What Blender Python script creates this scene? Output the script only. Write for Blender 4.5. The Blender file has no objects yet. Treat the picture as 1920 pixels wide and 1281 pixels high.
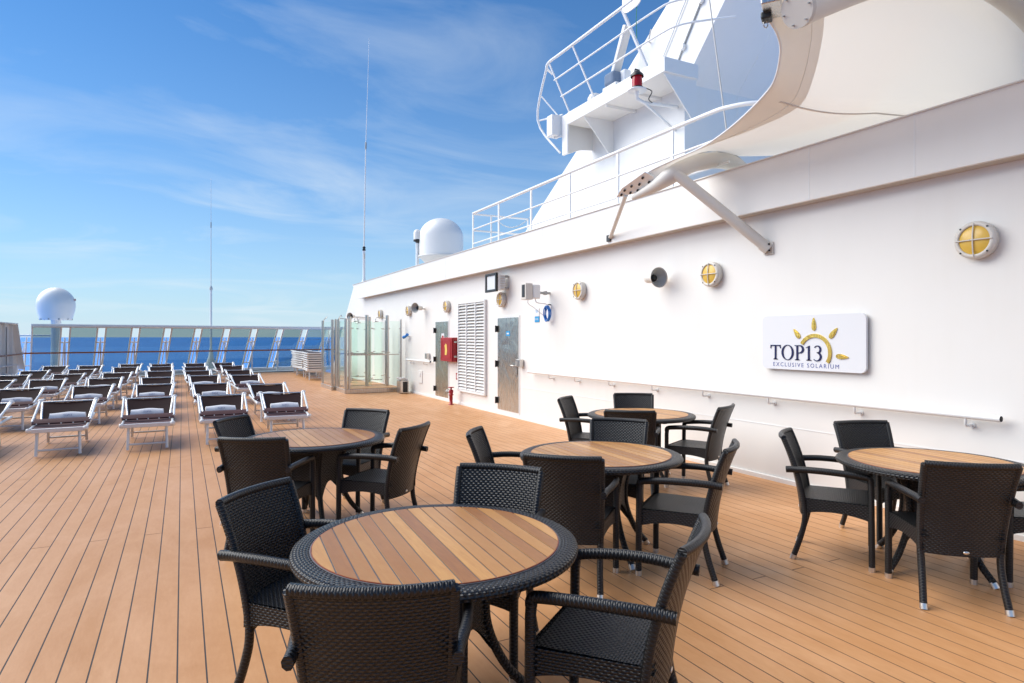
import bpy, bmesh, math, random
from mathutils import Vector, Matrix
random.seed(7)
S = bpy.context.scene
COL = S.collection
PI = math.pi
R = math.radians

# ------------------------------------------------------------------ camera
cam_d = bpy.data.cameras.new('camera'); cam = bpy.data.objects.new('camera', cam_d); COL.objects.link(cam)
cam.location = (0, 0, 1.61)
cam.rotation_euler = (R(90), 0, -R(27.25))
cam_d.sensor_width = 36; cam_d.lens = 22.5
cam_d.shift_y = -8.5 / 1920
cam_d.clip_start = 0.05; cam_d.clip_end = 200000
S.camera = cam

# ------------------------------------------------------------------ world, sun, exposure
SUN_AZ, SUN_EL = R(-52), R(42)          # azimuth measured from +Y towards +X
w = bpy.data.worlds.new('World'); S.world = w; w.use_nodes = True
nt = w.node_tree; nt.nodes.clear()
def wn(t, **k):
    n = nt.nodes.new(t)
    for a, b in k.items(): setattr(n, a, b)
    return n
out = wn('ShaderNodeOutputWorld'); bg = wn('ShaderNodeBackground')
sky = wn('ShaderNodeTexSky'); sky.sky_type = 'NISHITA'; sky.sun_disc = False
sky.sun_elevation = SUN_EL; sky.sun_rotation = SUN_AZ
sky.altitude = 0; sky.air_density = 1.0; sky.dust_density = 0.1; sky.ozone_density = 2.0
tc = wn('ShaderNodeTexCoord'); sep = wn('ShaderNodeSeparateXYZ')
nt.links.new(tc.outputs['Generated'], sep.inputs[0])
def wm(op, a, b=None, c=None, clamp=False):
    n = wn('ShaderNodeMath', operation=op); n.use_clamp = clamp
    for i, x in enumerate((a, b, c)):
        if x is None: continue
        if isinstance(x, (int, float)): n.inputs[i].default_value = x
        else: nt.links.new(x, n.inputs[i])
    return n.outputs[0]
den = wm('ADD', wm('MAXIMUM', sep.outputs[2], 0.0), 0.16)
cu = wm('DIVIDE', sep.outputs[0], den); cv = wm('DIVIDE', sep.outputs[1], den)
cmb = wn('ShaderNodeCombineXYZ'); nt.links.new(cu, cmb.inputs[0]); nt.links.new(cv, cmb.inputs[1])
mp = wn('ShaderNodeMapping'); mp.inputs['Rotation'].default_value = (0, 0, R(14)); mp.inputs['Scale'].default_value = (0.6, 1.0, 1); mp.inputs['Location'].default_value = (9.2, 5.5, 0)
nt.links.new(cmb.outputs[0], mp.inputs[0])
n1 = wn('ShaderNodeTexNoise'); n1.inputs['Scale'].default_value = 1.6; n1.inputs['Detail'].default_value = 9; n1.inputs['Roughness'].default_value = 0.58; n1.inputs['Distortion'].default_value = 0.9
nt.links.new(mp.outputs[0], n1.inputs['Vector'])
n2 = wn('ShaderNodeTexNoise'); n2.inputs['Scale'].default_value = 0.55; n2.inputs['Detail'].default_value = 3
nt.links.new(cmb.outputs[0], n2.inputs['Vector'])
c1 = wm('MULTIPLY_ADD', n1.outputs[0], 3.6, -1.68, True)
c2 = wm('MULTIPLY_ADD', n2.outputs[0], 3.0, -0.95, True)
cl = wm('MULTIPLY', wm('MULTIPLY', wm('MULTIPLY', c1, c2), 0.78), wm('MULTIPLY_ADD', sep.outputs[2], -0.75, 1.0, True))
# marine air: the Nishita blue, paling evenly all round towards the horizon
tint = wn('ShaderNodeMix', data_type='RGBA', blend_type='MULTIPLY'); tint.inputs[0].default_value = 1.0
tint.inputs[7].default_value = (0.205, 0.575, 0.89, 1); nt.links.new(sky.outputs[0], tint.inputs[6])
hz = wm('POWER', 2.718, wm('MULTIPLY', wm('MAXIMUM', sep.outputs[2], 0.0), -6.0))
mixh = wn('ShaderNodeMix', data_type='RGBA'); mixh.inputs[7].default_value = (4.15, 5.12, 5.75, 1)
nt.links.new(hz, mixh.inputs[0]); nt.links.new(tint.outputs[2], mixh.inputs[6])
mix = wn('ShaderNodeMix', data_type='RGBA'); mix.inputs[7].default_value = (5.2, 5.75, 6.1, 1)
nt.links.new(cl, mix.inputs[0]); nt.links.new(mixh.outputs[2], mix.inputs[6])
nt.links.new(mix.outputs[2], bg.inputs[0]); bg.inputs[1].default_value = 0.105
nt.links.new(bg.outputs[0], out.inputs[0])

sl = bpy.data.lights.new('sun', 'SUN'); so = bpy.data.objects.new('sun', sl); COL.objects.link(so)
sl.energy = 3.5; sl.angle = R(64); sl.color = (1.0, 0.955, 0.87)
sd = Vector((math.sin(SUN_AZ) * math.cos(SUN_EL), math.cos(SUN_AZ) * math.cos(SUN_EL), math.sin(SUN_EL)))
so.rotation_euler = sd.to_track_quat('Z', 'Y').to_euler()
S.view_settings.view_transform = 'Standard'; S.view_settings.look = 'None'
S.view_settings.gamma = 1; S.view_settings.use_curve_mapping = False
S.view_settings.exposure = 0.60
S.render.engine = 'CYCLES'
S.cycles.max_bounces = 10; S.cycles.diffuse_bounces = 4; S.cycles.transparent_max_bounces = 24

# ------------------------------------------------------------------ materials
def mat(name, col=(.8, .8, .8), rough=.5, metal=0., spec=.5, coat=0.):
    m = bpy.data.materials.new(name); m.use_nodes = True
    b = m.node_tree.nodes['Principled BSDF']
    b.inputs['Base Color'].default_value = (*col, 1); b.inputs['Roughness'].default_value = rough
    b.inputs['Metallic'].default_value = metal; b.inputs['Specular IOR Level'].default_value = spec
    b.inputs['Coat Weight'].default_value = coat
    return m
class NT:
    """small helper for node chains"""
    def __init__(s, m): s.t = m.node_tree; s.b = s.t.nodes.get('Principled BSDF')
    def n(s, t, **k):
        x = s.t.nodes.new(t)
        for a, b in k.items(): setattr(x, a, b)
        return x
    def l(s, a, b): s.t.links.new(a, b)
    def m(s, op, a, b=None, c=None, clamp=False):
        x = s.n('ShaderNodeMath', operation=op); x.use_clamp = clamp
        for i, v in enumerate((a, b, c)):
            if v is None: continue
            if isinstance(v, (int, float)): x.inputs[i].default_value = v
            else: s.l(v, x.inputs[i])
        return x.outputs[0]
    def noise(s, vec, scale, detail=4, rough=.5, dist=0.):
        x = s.n('ShaderNodeTexNoise'); x.inputs['Scale'].default_value = scale
        x.inputs['Detail'].default_value = detail; x.inputs['Roughness'].default_value = rough; x.inputs['Distortion'].default_value = dist
        if vec is not None: s.l(vec, x.inputs['Vector'])
        return x.outputs[0]
    def mapv(s, vec, scale=(1, 1, 1), loc=(0, 0, 0), rot=(0, 0, 0)):
        x = s.n('ShaderNodeMapping'); x.inputs['Scale'].default_value = scale; x.inputs['Location'].default_value = loc; x.inputs['Rotation'].default_value = rot
        s.l(vec, x.inputs[0]); return x.outputs[0]
    def mix(s, f, a, b):
        x = s.n('ShaderNodeMix', data_type='RGBA')
        for i, v in ((0, f), (6, a), (7, b)):
            if isinstance(v, (int, float)): x.inputs[i].default_value = v
            elif isinstance(v, tuple): x.inputs[i].default_value = (*v, 1) if len(v) == 3 else v
            else: s.l(v, x.inputs[i])
        return x.outputs[2]
    def bump(s, h, dist, strength=1.0):
        x = s.n('ShaderNodeBump'); x.inputs['Distance'].default_value = dist; x.inputs['Strength'].default_value = strength
        s.l(h, x.inputs['Height']); s.l(x.outputs[0], s.b.inputs['Normal']); return x

def paint(name, col, rough=.42, dirt=.05, wav=.004, scale=.9):
    m = mat(name, col, rough); t = NT(m)
    g = t.n('ShaderNodeNewGeometry').outputs['Position']
    a = t.noise(g, scale, 5, .6); b = t.noise(t.mapv(g, (6, 6, .5)), 1.0, 4, .6)
    f = t.m('MULTIPLY', t.m('MULTIPLY_ADD', a, 2.4, -.9, True), t.m('MULTIPLY_ADD', b, 2, -.5, True))
    t.l(t.mix(t.m('MULTIPLY', f, dirt * 4), col, tuple(c * k for c, k in zip(col, (.8, .76, .68)))), t.b.inputs['Base Color'])
    t.bump(t.noise(g, .7, 3), wav * 6, .35)
    return m
M = {}
M['white'] = paint('white_ship_paint', (.82, .805, .775), .42, .05)
M['white_wall'] = paint('white_wall_paint', (.82, .80, .765), .42, .06, .003)
M['white_trim'] = mat('white_trim_paint', (.82, .82, .81), .35)
M['cream'] = paint('cream_frame_paint', (.72, .70, .66), .4, .06)
M['radome'] = mat('radome_gelcoat', (.84, .82, .78), .35)
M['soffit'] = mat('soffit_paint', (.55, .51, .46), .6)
M['grey_paint'] = paint('grey_paint', (.42, .42, .40), .5)
M['dark_gap'] = mat('dark_recess', (.03, .032, .036), .6)
M['red'] = paint('red_enamel', (.36, .012, .016), .35, .03)
M['black'] = mat('black_plastic', (.012, .012, .013), .42)
M['rubber'] = mat('black_rubber', (.015, .015, .016), .7)
M['navy'] = mat('navy_letter_enamel', (.004, .006, .07), .35)
M['blue_print'] = mat('blue_print', (.07, .09, .32), .5)
M['blue'] = mat('blue_plastic', (.012, .19, .60), .4)
M['cyan'] = mat('cyan_sticker', (.02, .3, .62), .4)
M['yellow'] = mat('yellow_print', (.75, .55, .12), .5)
M['sign_white'] = mat('sign_white_gloss', (.76, .765, .79), .25)
M['towel_text'] = mat('grey_blue_print', (.22, .25, .42), .8)

def brushed(name, col, rough=.28, wav=.0, scale=3.):
    m = mat(name, col, rough, 1.0); t = NT(m)
    o = t.n('ShaderNodeTexCoord').outputs['Object']
    h = t.noise(o, scale, 3, .55, .6)
    if wav: t.bump(h, wav, 1.0)
    f = t.noise(t.mapv(o, (40, 40, 1.2)), 1.5, 3)
    t.l(t.m('MULTIPLY_ADD', f, .22, rough - .1), t.b.inputs['Roughness'])
    return m
M['steel'] = brushed('brushed_steel', (.60, .57, .53), .28)
M['door_steel'] = brushed('buckled_door_steel', (.56, .52, .46), .27, .026, 1.9)
M['alu'] = brushed('satin_aluminium', (.78, .77, .75), .35)
M['alu_white'] = mat('white_coated_aluminium', (.78, .78, .77), .32, .25)
M['gold'] = brushed('polished_gold', (.86, .60, .15), .27, .0025, 9)
M['pole'] = paint('off_white_tube_paint', (.66, .625, .57), .42, .05)

def mk_wicker(nm='black_woven_rattan', pv=.0118, pu=.027, bd=.006):
    m = mat(nm, (.02, .02, .021), .38, 0, .5); t = NT(m)
    uv = t.n('ShaderNodeUVMap').outputs[0]; s = t.n('ShaderNodeSeparateXYZ'); t.l(uv, s.inputs[0])
    v = t.m('DIVIDE', s.outputs[1], pv); row = t.m('FLOOR', v); fv = t.m('FRACT', v)
    u = t.m('MULTIPLY_ADD', row, PI, t.m('MULTIPLY', s.outputs[0], 2 * PI / pu))
    wv = t.m('MULTIPLY_ADD', t.m('SINE', u), .5, .5)
    prof = t.m('POWER', t.m('MULTIPLY', t.m('MULTIPLY', fv, t.m('SUBTRACT', 1.0, fv)), 4.0), .5)
    h = t.m('MULTIPLY', prof, t.m('MULTIPLY_ADD', wv, .8, .2))
    t.bump(h, bd, 1.0)
    o = t.n('ShaderNodeObjectInfo').outputs['Random']
    sh = t.m('MULTIPLY_ADD', o, .25, .85)
    c = t.mix(t.m('POWER', h, 1.3), (.001, .001, .0012), (.021, .022, .025))  # shade in the weave gaps and highlights on the strands put into the colour
    mx = t.n('ShaderNodeVectorMath', operation='SCALE'); t.l(c, mx.inputs[0]); t.l(sh, mx.inputs['Scale'])
    t.l(mx.outputs[0], t.b.inputs['Base Color'])
    t.l(t.m('MULTIPLY_ADD', t.noise(uv, 60, 2), .2, .26), t.b.inputs['Roughness'])
    return m
M['wicker'] = mk_wicker(); M['wrap'] = mk_wicker('black_wrapped_rattan', .0085, .034, .0028)

def mk_plank(name, ca, cb, cc, grain=(14, .9, 14), rough=.5, rnd=.5):
    m = mat(name, ca, rough, 0, .35); t = NT(m)
    g = t.n('ShaderNodeNewGeometry'); oi = t.n('ShaderNodeObjectInfo')
    r = t.m('FRACT', t.m('ADD', oi.outputs['Random'], g.outputs['Random Per Island']))
    p = g.outputs['Position']
    off = t.n('ShaderNodeCombineXYZ'); t.l(t.m('MULTIPLY', r, 37.0), off.inputs[1]); t.l(t.m('MULTIPLY', r, 11.0), off.inputs[2])
    q = t.n('ShaderNodeVectorMath', operation='ADD'); t.l(p, q.inputs[0]); t.l(off.outputs[0], q.inputs[1])
    a = t.noise(t.mapv(q.outputs[0], grain), 2.0, 6, .6, .8)
    b = t.noise(t.mapv(p, (1.5, .75, 1)), 1.0, 5, .62, 1.2); fl = t.noise(t.mapv(p, (55, 12, 55)), 1.0, 3, .7)
    c = t.mix(t.m('MULTIPLY_ADD', r, rnd * 1.2, (.5 - rnd * .6)), ca, cb)
    c = t.mix(t.m('MULTIPLY_ADD', a, 1.6, -.55, True), c, cc)
    c2 = t.mix(t.m('MULTIPLY_ADD', t.m('MULTIPLY_ADD', fl, .35, b), 2.2, -1.0, True), (1.04, 1.03, 1.04), (.86, .78, .66))
    mm = t.n('ShaderNodeMix', data_type='RGBA', blend_type='MULTIPLY'); mm.inputs[0].default_value = 1
    t.l(c, mm.inputs[6]); t.l(c2, mm.inputs[7]); t.l(mm.outputs[2], t.b.inputs['Base Color'])
    t.l(t.m('MULTIPLY_ADD', b, .22, rough - .12), t.b.inputs['Roughness'])
    t.bump(t.noise(t.mapv(p, (160, 30, 160)), 1.0, 2), .0006, .5)
    return m
M['plank'] = mk_plank('deck_plank_teak', (.57, .297, .134), (.61, .335, .160), (.51, .250, .100), (3.0, .8, 3.0), .5, .5)
M['slat'] = mk_plank('table_slat_teak', (.31, .135, .042), (.62, .335, .105), (.45, .200, .054), (26, 2.2, 26), .34, 1.0)
M['caulk'] = mat('black_caulk', (.030, .026, .026), .65)
M['slat_caulk'] = mat('grey_caulk', (.15, .145, .155), .6)
M['slat_edge'] = mat('red_teak_edge', (.25, .05, .015), .4)
M['teak_rail'] = mk_plank('varnished_teak_rail', (.33, .105, .022), (.36, .12, .03), (.28, .08, .02), (2, 2, 30), .3, .4)

def fabric(name, col, rough=.8, s=900, amt=.3):
    m = mat(name, col, rough, 0, .08); t = NT(m)
    o = t.n('ShaderNodeTexCoord').outputs['Object']
    a = t.noise(o, s, 2); b = t.noise(o, 6, 4, .6)
    t.l(t.mix(t.m('MULTIPLY_ADD', b, 1.4, -.3, True), col, tuple(c * .72 for c in col)), t.b.inputs['Base Color'])
    t.bump(a, .0006, amt); t.b.inputs['Sheen Weight'].default_value = 0
    return m
M['mesh_shaded'] = fabric('brown_mesh_shaded', (.024, .0095, .0098), .7)  # darker copy of the seat mesh, the backrest's shade put into the colour
M['mesh_seat'] = fabric('brown_mesh_seat', (.095, .047, .048), .6)
M['towel'] = fabric('white_terry_towel', (.80, .80, .83), .95, 500, .8)

def mk_membrane(nm='white_membrane', tr_=.40):
    m = bpy.data.materials.new(nm); m.use_nodes = True; t = NT(m); tr = m.node_tree
    o = tr.nodes['Material Output']; b = t.b
    b.inputs['Base Color'].default_value = (.84, .79, .745, 1); b.inputs['Roughness'].default_value = .6
    tl = t.n('ShaderNodeBsdfTranslucent'); tl.inputs[0].default_value = (.86, .80, .70, 1)
    mx = t.n('ShaderNodeMixShader'); mx.inputs[0].default_value = tr_
    t.l(b.outputs[0], mx.inputs[1]); t.l(tl.outputs[0], mx.inputs[2]); t.l(mx.outputs[0], o.inputs[0])
    g = t.n('ShaderNodeNewGeometry').outputs['Position']
    t.bump(t.noise(t.mapv(g, (1.2, 7, 2), rot=(0, 0, .6)), 1.3, 3), .02, .25)
    return m
M['membrane'] = mk_membrane()
M['hem'] = mk_membrane('doubled_membrane_hem', .27)

def mk_glass(name, tint, refl=1.0):
    m = bpy.data.materials.new(name); m.use_nodes = True; t = NT(m); tr = m.node_tree
    tr.nodes.remove(t.b); o = tr.nodes['Material Output']
    tp = t.n('ShaderNodeBsdfTransparent'); tp.inputs[0].default_value = (*tint, 1)
    gl = t.n('ShaderNodeBsdfGlossy'); gl.inputs['Roughness'].default_value = .02; gl.inputs[0].default_value = (.95, .98, .97, 1)
    fr = t.n('ShaderNodeFresnel'); fr.inputs[0].default_value = 1.45
    mx = t.n('ShaderNodeMixShader'); t.l(t.m('MULTIPLY', fr.outputs[0], refl), mx.inputs[0])
    t.l(tp.outputs[0], mx.inputs[1]); t.l(gl.outputs[0], mx.inputs[2]); t.l(mx.outputs[0], o.inputs[0])
    return m
M['tint_glass'] = mk_glass('tinted_glass', (.615, .675, .67), .6)
M['green_glass'] = mk_glass('green_shower_glass', (.93, .985, .962), .5)
M['lens'] = mat('amber_lamp_glass', (.74, .47, .08), .25, 0, .5)
M['clear_lens'] = mat('flood_lens', (.74, .75, .76), .12)
M['red_lens'] = mat('red_lamp_glass', (.42, .004, .006), .12)

def mk_sea():
    m = mat('sea_water', (.012, .055, .15), .55, 0, .12); t = NT(m)
    g = t.n('ShaderNodeNewGeometry').outputs['Position']
    a = t.noise(t.mapv(g, (.05, .11, .1), rot=(0, 0, .5)), 1.0, 6, .62); b = t.noise(t.mapv(g, (.004, .012, .1)), 1.0, 4)
    t.l(t.mix(t.m('MULTIPLY_ADD', b, 1.8, -.4, True), (.065, .27, .74), (.085, .32, .82)), t.b.inputs['Base Color'])
    t.bump(a, 2.2, .7)
    return m
M['sea'] = mk_sea()

# ------------------------------------------------------------------ mesh helpers
class MB:
    def __init__(s): s.v = []; s.f = []; s.sm = []; s.uv = []
    def add(s, vs, fs, smooth=False, uvs=None, mtx=None):
        k = len(s.v)
        for p in vs:
            p = Vector(p)
            if mtx is not None: p = mtx @ p
            s.v.append(p)
        for i, f in enumerate(fs):
            s.f.append([a + k for a in f]); s.sm.append(smooth); s.uv.append(uvs[i] if uvs else None)
        return s
    def box(s, c, d, bev=0., rot=None, rz=0.):
        x, y, z = d[0] / 2, d[1] / 2, d[2] / 2
        mtx = Matrix.Translation(c) @ (rot.to_4x4() if rot is not None else Matrix.Rotation(rz, 4, 'Z'))
        if bev <= 0:
            vs = [(a * x, b * y, e * z) for a in (-1, 1) for b in (-1, 1) for e in (-1, 1)]
            fs = [(0, 1, 3, 2), (4, 6, 7, 5), (0, 4, 5, 1), (2, 3, 7, 6), (0, 2, 6, 4), (1, 5, 7, 3)]
            return s.add(vs, fs, False, None, mtx)
        bm = bmesh.new(); bmesh.ops.create_cube(bm, size=1, matrix=Matrix.Diagonal((d[0], d[1], d[2], 1)))
        bmesh.ops.bevel(bm, geom=bm.edges[:], offset=bev, segments=2, affect='EDGES', profile=.5)
        bm.verts.index_update()
        s.add([v.co.copy() for v in bm.verts], [[v.index for v in f.verts] for f in bm.faces], False, None, mtx); bm.free()
        return s
    def tube(s, pts, r, n=8, caps=True, sx=1., sz=1., up=None, smooth=True):
        pts = [Vector(p) for p in pts]; k = len(pts); rs = r if isinstance(r, (list, tuple)) else [r] * k
        vs = []; d0 = None; ln = 0; L = []
        nrm = None
        for i, p in enumerate(pts):
            if i: ln += (p - pts[i - 1]).length
            L.append(ln)
            t = (pts[min(i + 1, k - 1)] - pts[max(i - 1, 0)])
            t = t.normalized() if t.length > 1e-9 else Vector((0, 0, 1))
            if nrm is None:
                a = Vector(up) if up else (Vector((0, 0, 1)) if abs(t.z) < .9 else Vector((1, 0, 0)))
                nrm = (a - t * a.dot(t)).normalized()
            else:
                nrm = (nrm - t * nrm.dot(t)).normalized()
            b = t.cross(nrm)
            for j in range(n):
                an = 2 * PI * (j + .5) / n
                vs.append(p + nrm * (math.cos(an) * rs[i] * sz) + b * (math.sin(an) * rs[i] * sx))
        fs = []; uv = []
        rr = max(rs) * 2 * PI / n
        for i in range(k - 1):
            for j in range(n):
                j2 = (j + 1) % n
                fs.append((i * n + j, i * n + j2, (i + 1) * n + j2, (i + 1) * n + j))
                uv.append([(j * rr, L[i]), ((j + 1) * rr, L[i]), ((j + 1) * rr, L[i + 1]), (j * rr, L[i + 1])])
        s.add(vs, fs, smooth, uv)
        if caps:
            s.add([vs[j] for j in range(n)], [tuple(reversed(range(n)))])
            s.add([vs[(k - 1) * n + j] for j in range(n)], [tuple(range(n))])
        return s
    def lathe(s, prof, n=24, mtx=None, smooth=True, closed=False):
        vs = []; k = len(prof); L = [0]
        for i in range(1, k): L.append(L[-1] + math.hypot(prof[i][0] - prof[i - 1][0], prof[i][1] - prof[i - 1][1]))
        for r, z in prof:
            for j in range(n):
                a = 2 * PI * j / n; vs.append((r * math.cos(a), r * math.sin(a), z))
        fs = []; uv = []; rm = max(p[0] for p in prof)
        for i in range(k - 1):
            for j in range(n):
                j2 = (j + 1) % n; fs.append((i * n + j, i * n + j2, (i + 1) * n + j2, (i + 1) * n + j))
                u0, u1 = j * 2 * PI / n * rm, (j + 1) * 2 * PI / n * rm
                uv.append([(u0, L[i]), (u1, L[i]), (u1, L[i + 1]), (u0, L[i + 1])])
        return s.add(vs, fs, smooth, uv, mtx)
    def prism(s, poly, h0, h1, mtx=None, smooth=False):
        """polygon in local xy, extruded along local z"""
        n = len(poly); vs = [(x, y, h0) for x, y in poly] + [(x, y, h1) for x, y in poly]
        fs = [tuple(reversed(range(n))), tuple(range(n, 2 * n))]
        s.add(vs, fs, False, None, mtx)
        s.add(vs, [(i, (i + 1) % n, n + (i + 1) % n, n + i) for i in range(n)], smooth, None, mtx)
        return s
    def grid(s, fn, nu, nv, smooth=True, closed_u=False):
        vs = []; uv = {}
        for i in range(nu + 1):
            for j in range(nv + 1):
                vs.append(fn(i / nu, j / nv))
        fs = [(i * (nv + 1) + j, (i + 1) * (nv + 1) + j, (i + 1) * (nv + 1) + j + 1, i * (nv + 1) + j + 1) for i in range(nu) for j in range(nv)]
        return s.add(vs, fs, smooth)
    def mesh(s, name, m, off=None):
        me = bpy.data.meshes.new(name)
        vs = [(p - off) if off is not None else p for p in s.v]
        me.from_pydata([tuple(p) for p in vs], [], s.f)
        me.polygons.foreach_set('use_smooth', s.sm)
        ul = me.uv_layers.new(name='UVMap')
        for p, q in zip(me.polygons, s.uv):
            if q:
                for li, c in zip(p.loop_indices, q): ul.data[li].uv = c
            else:
                nn = p.normal; a = max(range(3), key=lambda i: abs(nn[i]))
                for li in p.loop_indices:
                    co = me.vertices[me.loops[li].vertex_index].co
                    ul.data[li].uv = (co.y, co.z) if a == 0 else ((co.x, co.z) if a == 1 else (co.x, co.y))
        me.materials.append(m); me.update()
        return me
    def build(s, name, m, parent=None, world=False):
        off = None
        if parent is not None and world:
            off = Vector(parent.location); q = parent.parent
            while q is not None: off = off + Vector(q.location); q = q.parent
        return link(name, s.mesh(name, m, off), parent)
def link(name, me, parent=None):
    o = bpy.data.objects.new(name, me); COL.objects.link(o)
    if parent is not None: o.parent = parent
    return o
def tag(o, label=None, cat=None, group=None, kind=None):
    if label: o['label'] = label
    if cat: o['category'] = cat
    if group: o['group'] = group
    if kind: o['kind'] = kind
    return o
def thing(name, label, cat, loc=(0, 0, 0), rz=0., group=None):
    o = bpy.data.objects.new(name, None); COL.objects.link(o); o.empty_display_size = .2
    o.location = loc; o.rotation_euler = (0, 0, rz)
    return tag(o, label, cat, group)
def dup(root, loc, rz=0., label=None, group=None):
    r = root.copy(); COL.objects.link(r); r.location = loc; r.rotation_euler = (0, 0, rz)
    if label: r['label'] = label
    if group: r['group'] = group
    for ch in list(root.children):
        c = ch.copy(); COL.objects.link(c); c.parent = r
        for g in list(ch.children):
            d = g.copy(); COL.objects.link(d); d.parent = c
    return r
def spline(pts, n=6):
    """Catmull-Rom through points"""
    P = [Vector(p) for p in pts]; o = []
    for i in range(len(P) - 1):
        a = P[max(i - 1, 0)]; b = P[i]; c = P[i + 1]; d = P[min(i + 2, len(P) - 1)]
        for k in range(n):
            t = k / n
            o.append(.5 * ((2 * b) + (c - a) * t + (2 * a - 5 * b + 4 * c - d) * t * t + (3 * b - a - 3 * c + d) * t ** 3))
    o.append(P[-1]); return o
def circ(r, n=16, x=0, y=0, a0=0): return [(x + r * math.cos(a0 + 2 * PI * i / n), y + r * math.sin(a0 + 2 * PI * i / n)) for i in range(n)]
# local frame for things on the wall: local x -> -Y (to the right seen from the deck), local y -> up, local z -> -X (out of the wall)
def wallm(Y, z, X=5.9):
    return Matrix(((0, 0, -1, X), (-1, 0, 0, Y), (0, 1, 0, z), (0, 0, 0, 1)))
YZ = lambda x: Matrix(((0, 0, 1, x), (1, 0, 0, 0), (0, 1, 0, 0), (0, 0, 0, 1)))   # local (x,y,z) -> (Y,Z,X)

# ------------------------------------------------------------------ SETTING: sea, hull, deck
o = MB().grid(lambda u, v: ((u - .5) * 160000, (v - .5) * 160000, -36), 8, 8, False).build('sea', M['sea']); tag(o, kind='structure')
WX = 5.9                                     # wall plane
o = MB().box((.3, 12, -9), (11.3, 44, 17.9)).build('ship_hull', M['white'])
o.location.z = -.1; tag(o, kind='structure')
deck = MB().box((.325, 13.9, -.0313), (11.15, 37.2, .06)).build('deck', M['caulk']); tag(deck, kind='structure')
PIT = .1255; GAP = .0075
XL, XR, Y0, Y1 = -5.2, 5.9, -2.5, 31.0
x0 = -.21 - PIT / 2 - 60 * PIT
pl = []
for i in range(200):
    xa = x0 + i * PIT; xb = xa + PIT
    if xb < XL or xa > XR - .005: continue
    r = (i - 60) % 3
    # butt joints run in rows 2.95 m apart, every third strake in each row
    js = sorted([6.0 + 2.95 * (r + 3 * k) + ((i * 37) % 7 - 3) * .004 for k in range(-4, 6)])
    js = [Y0] + [j for j in js if Y0 + .1 < j < Y1 - .1] + [Y1]
    for a, b in zip(js[:-1], js[1:]): pl.append(((max(xa, XL) + min(xb, XR)) / 2, min(xb, XR) - max(xa, XL), a, b))
ca, sa = math.cos(R(27.25)), math.sin(R(27.25))
def shown(p):
    best = 0
    for k in range(12):
        y = p[2] + (p[3] - p[2]) * k / 11
        dpt = p[0] * sa + y * ca; lat = p[0] * ca - y * sa
        if dpt > .5 and abs(lat / dpt) < .82: best = max(best, 1 / dpt * min(p[3] - p[2], 3) / 3)
    return best
pl.sort(key=shown, reverse=True)
unit = MB().box((0, .5, -.010), (1, 1, .020)).mesh('plank', M['plank'])
rest = MB()
for k, (x, wd, a, b) in enumerate(pl):
    if k < 298:
        q = link('plank', unit, deck); q.location = (x, a + .003, 0); q.scale = (wd - GAP, b - a - .007, 1)
    else: rest.box((x, (a + b) / 2, -.010), (wd - GAP, b - a - .004, .020))
tag(rest.build('far_planks', M['plank'], deck), kind='stuff')
# steel deck margin (waterway) at the foot of the wall and forward of the planking
o = MB().box((-5.27, 13.9, .02), (.13, 37, .10), .01).build('margin_kerb', M['white'], deck)

# ------------------------------------------------------------------ SETTING: deckhouse wall with fascia
house = thing('deckhouse', 'long white deckhouse with an overhanging roof fascia along the sun deck', 'deckhouse', (WX, 12, 0))
bm_ = MB().prism([(-3, -.05), (29.1, -.05), (26.1, 2.56), (24.9, 3.52), (-3, 3.52)], WX, WX + 6.2, YZ(0))
bm_.build('wall', M['white_wall'], house, True)
o = MB().prism([(-3.2, 3.01), (23.25, 3.01), (24.2, 3.56), (-3.2, 3.56)], 5.70, 5.74, YZ(0)).build('fascia', M['white'], house, True)
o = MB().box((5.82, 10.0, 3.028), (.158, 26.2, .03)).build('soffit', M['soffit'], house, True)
MB().prism([(-3.2, 3.525), (23.9, 3.525), (24.15, 3.556), (-3.2, 3.556)], 5.742, 12.1, YZ(0)).build('roof_deck', M['white'], house, True)
MB().prism([(23.2, 3.02), (23.27, 3.02), (24.15, 3.524), (24.08, 3.524)], 5.742, 5.898, YZ(0)).build('fascia_end', M['white'], house, True)
MB().box((5.697, 10.5, 3.565), (.03, 27.3, .012)).build('roof_edge_strip', M['cream'], house, True)
for y in (4.43, 3.37, 9.9, 14.6, 19.2):
    MB().box((5.699, y, 3.285), (.004, .012, .53)).build('weld_seam', M['white_trim'], house, True)
MB().box((5.899, 12, .62), (.005, 30, .009)).build('weld_seam', M['white_trim'], house, True)
MB().box((5.885, 10.0, .02), (.028, 36, .06), .006).build('skirting_bar', M['white'], house, True)

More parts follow.
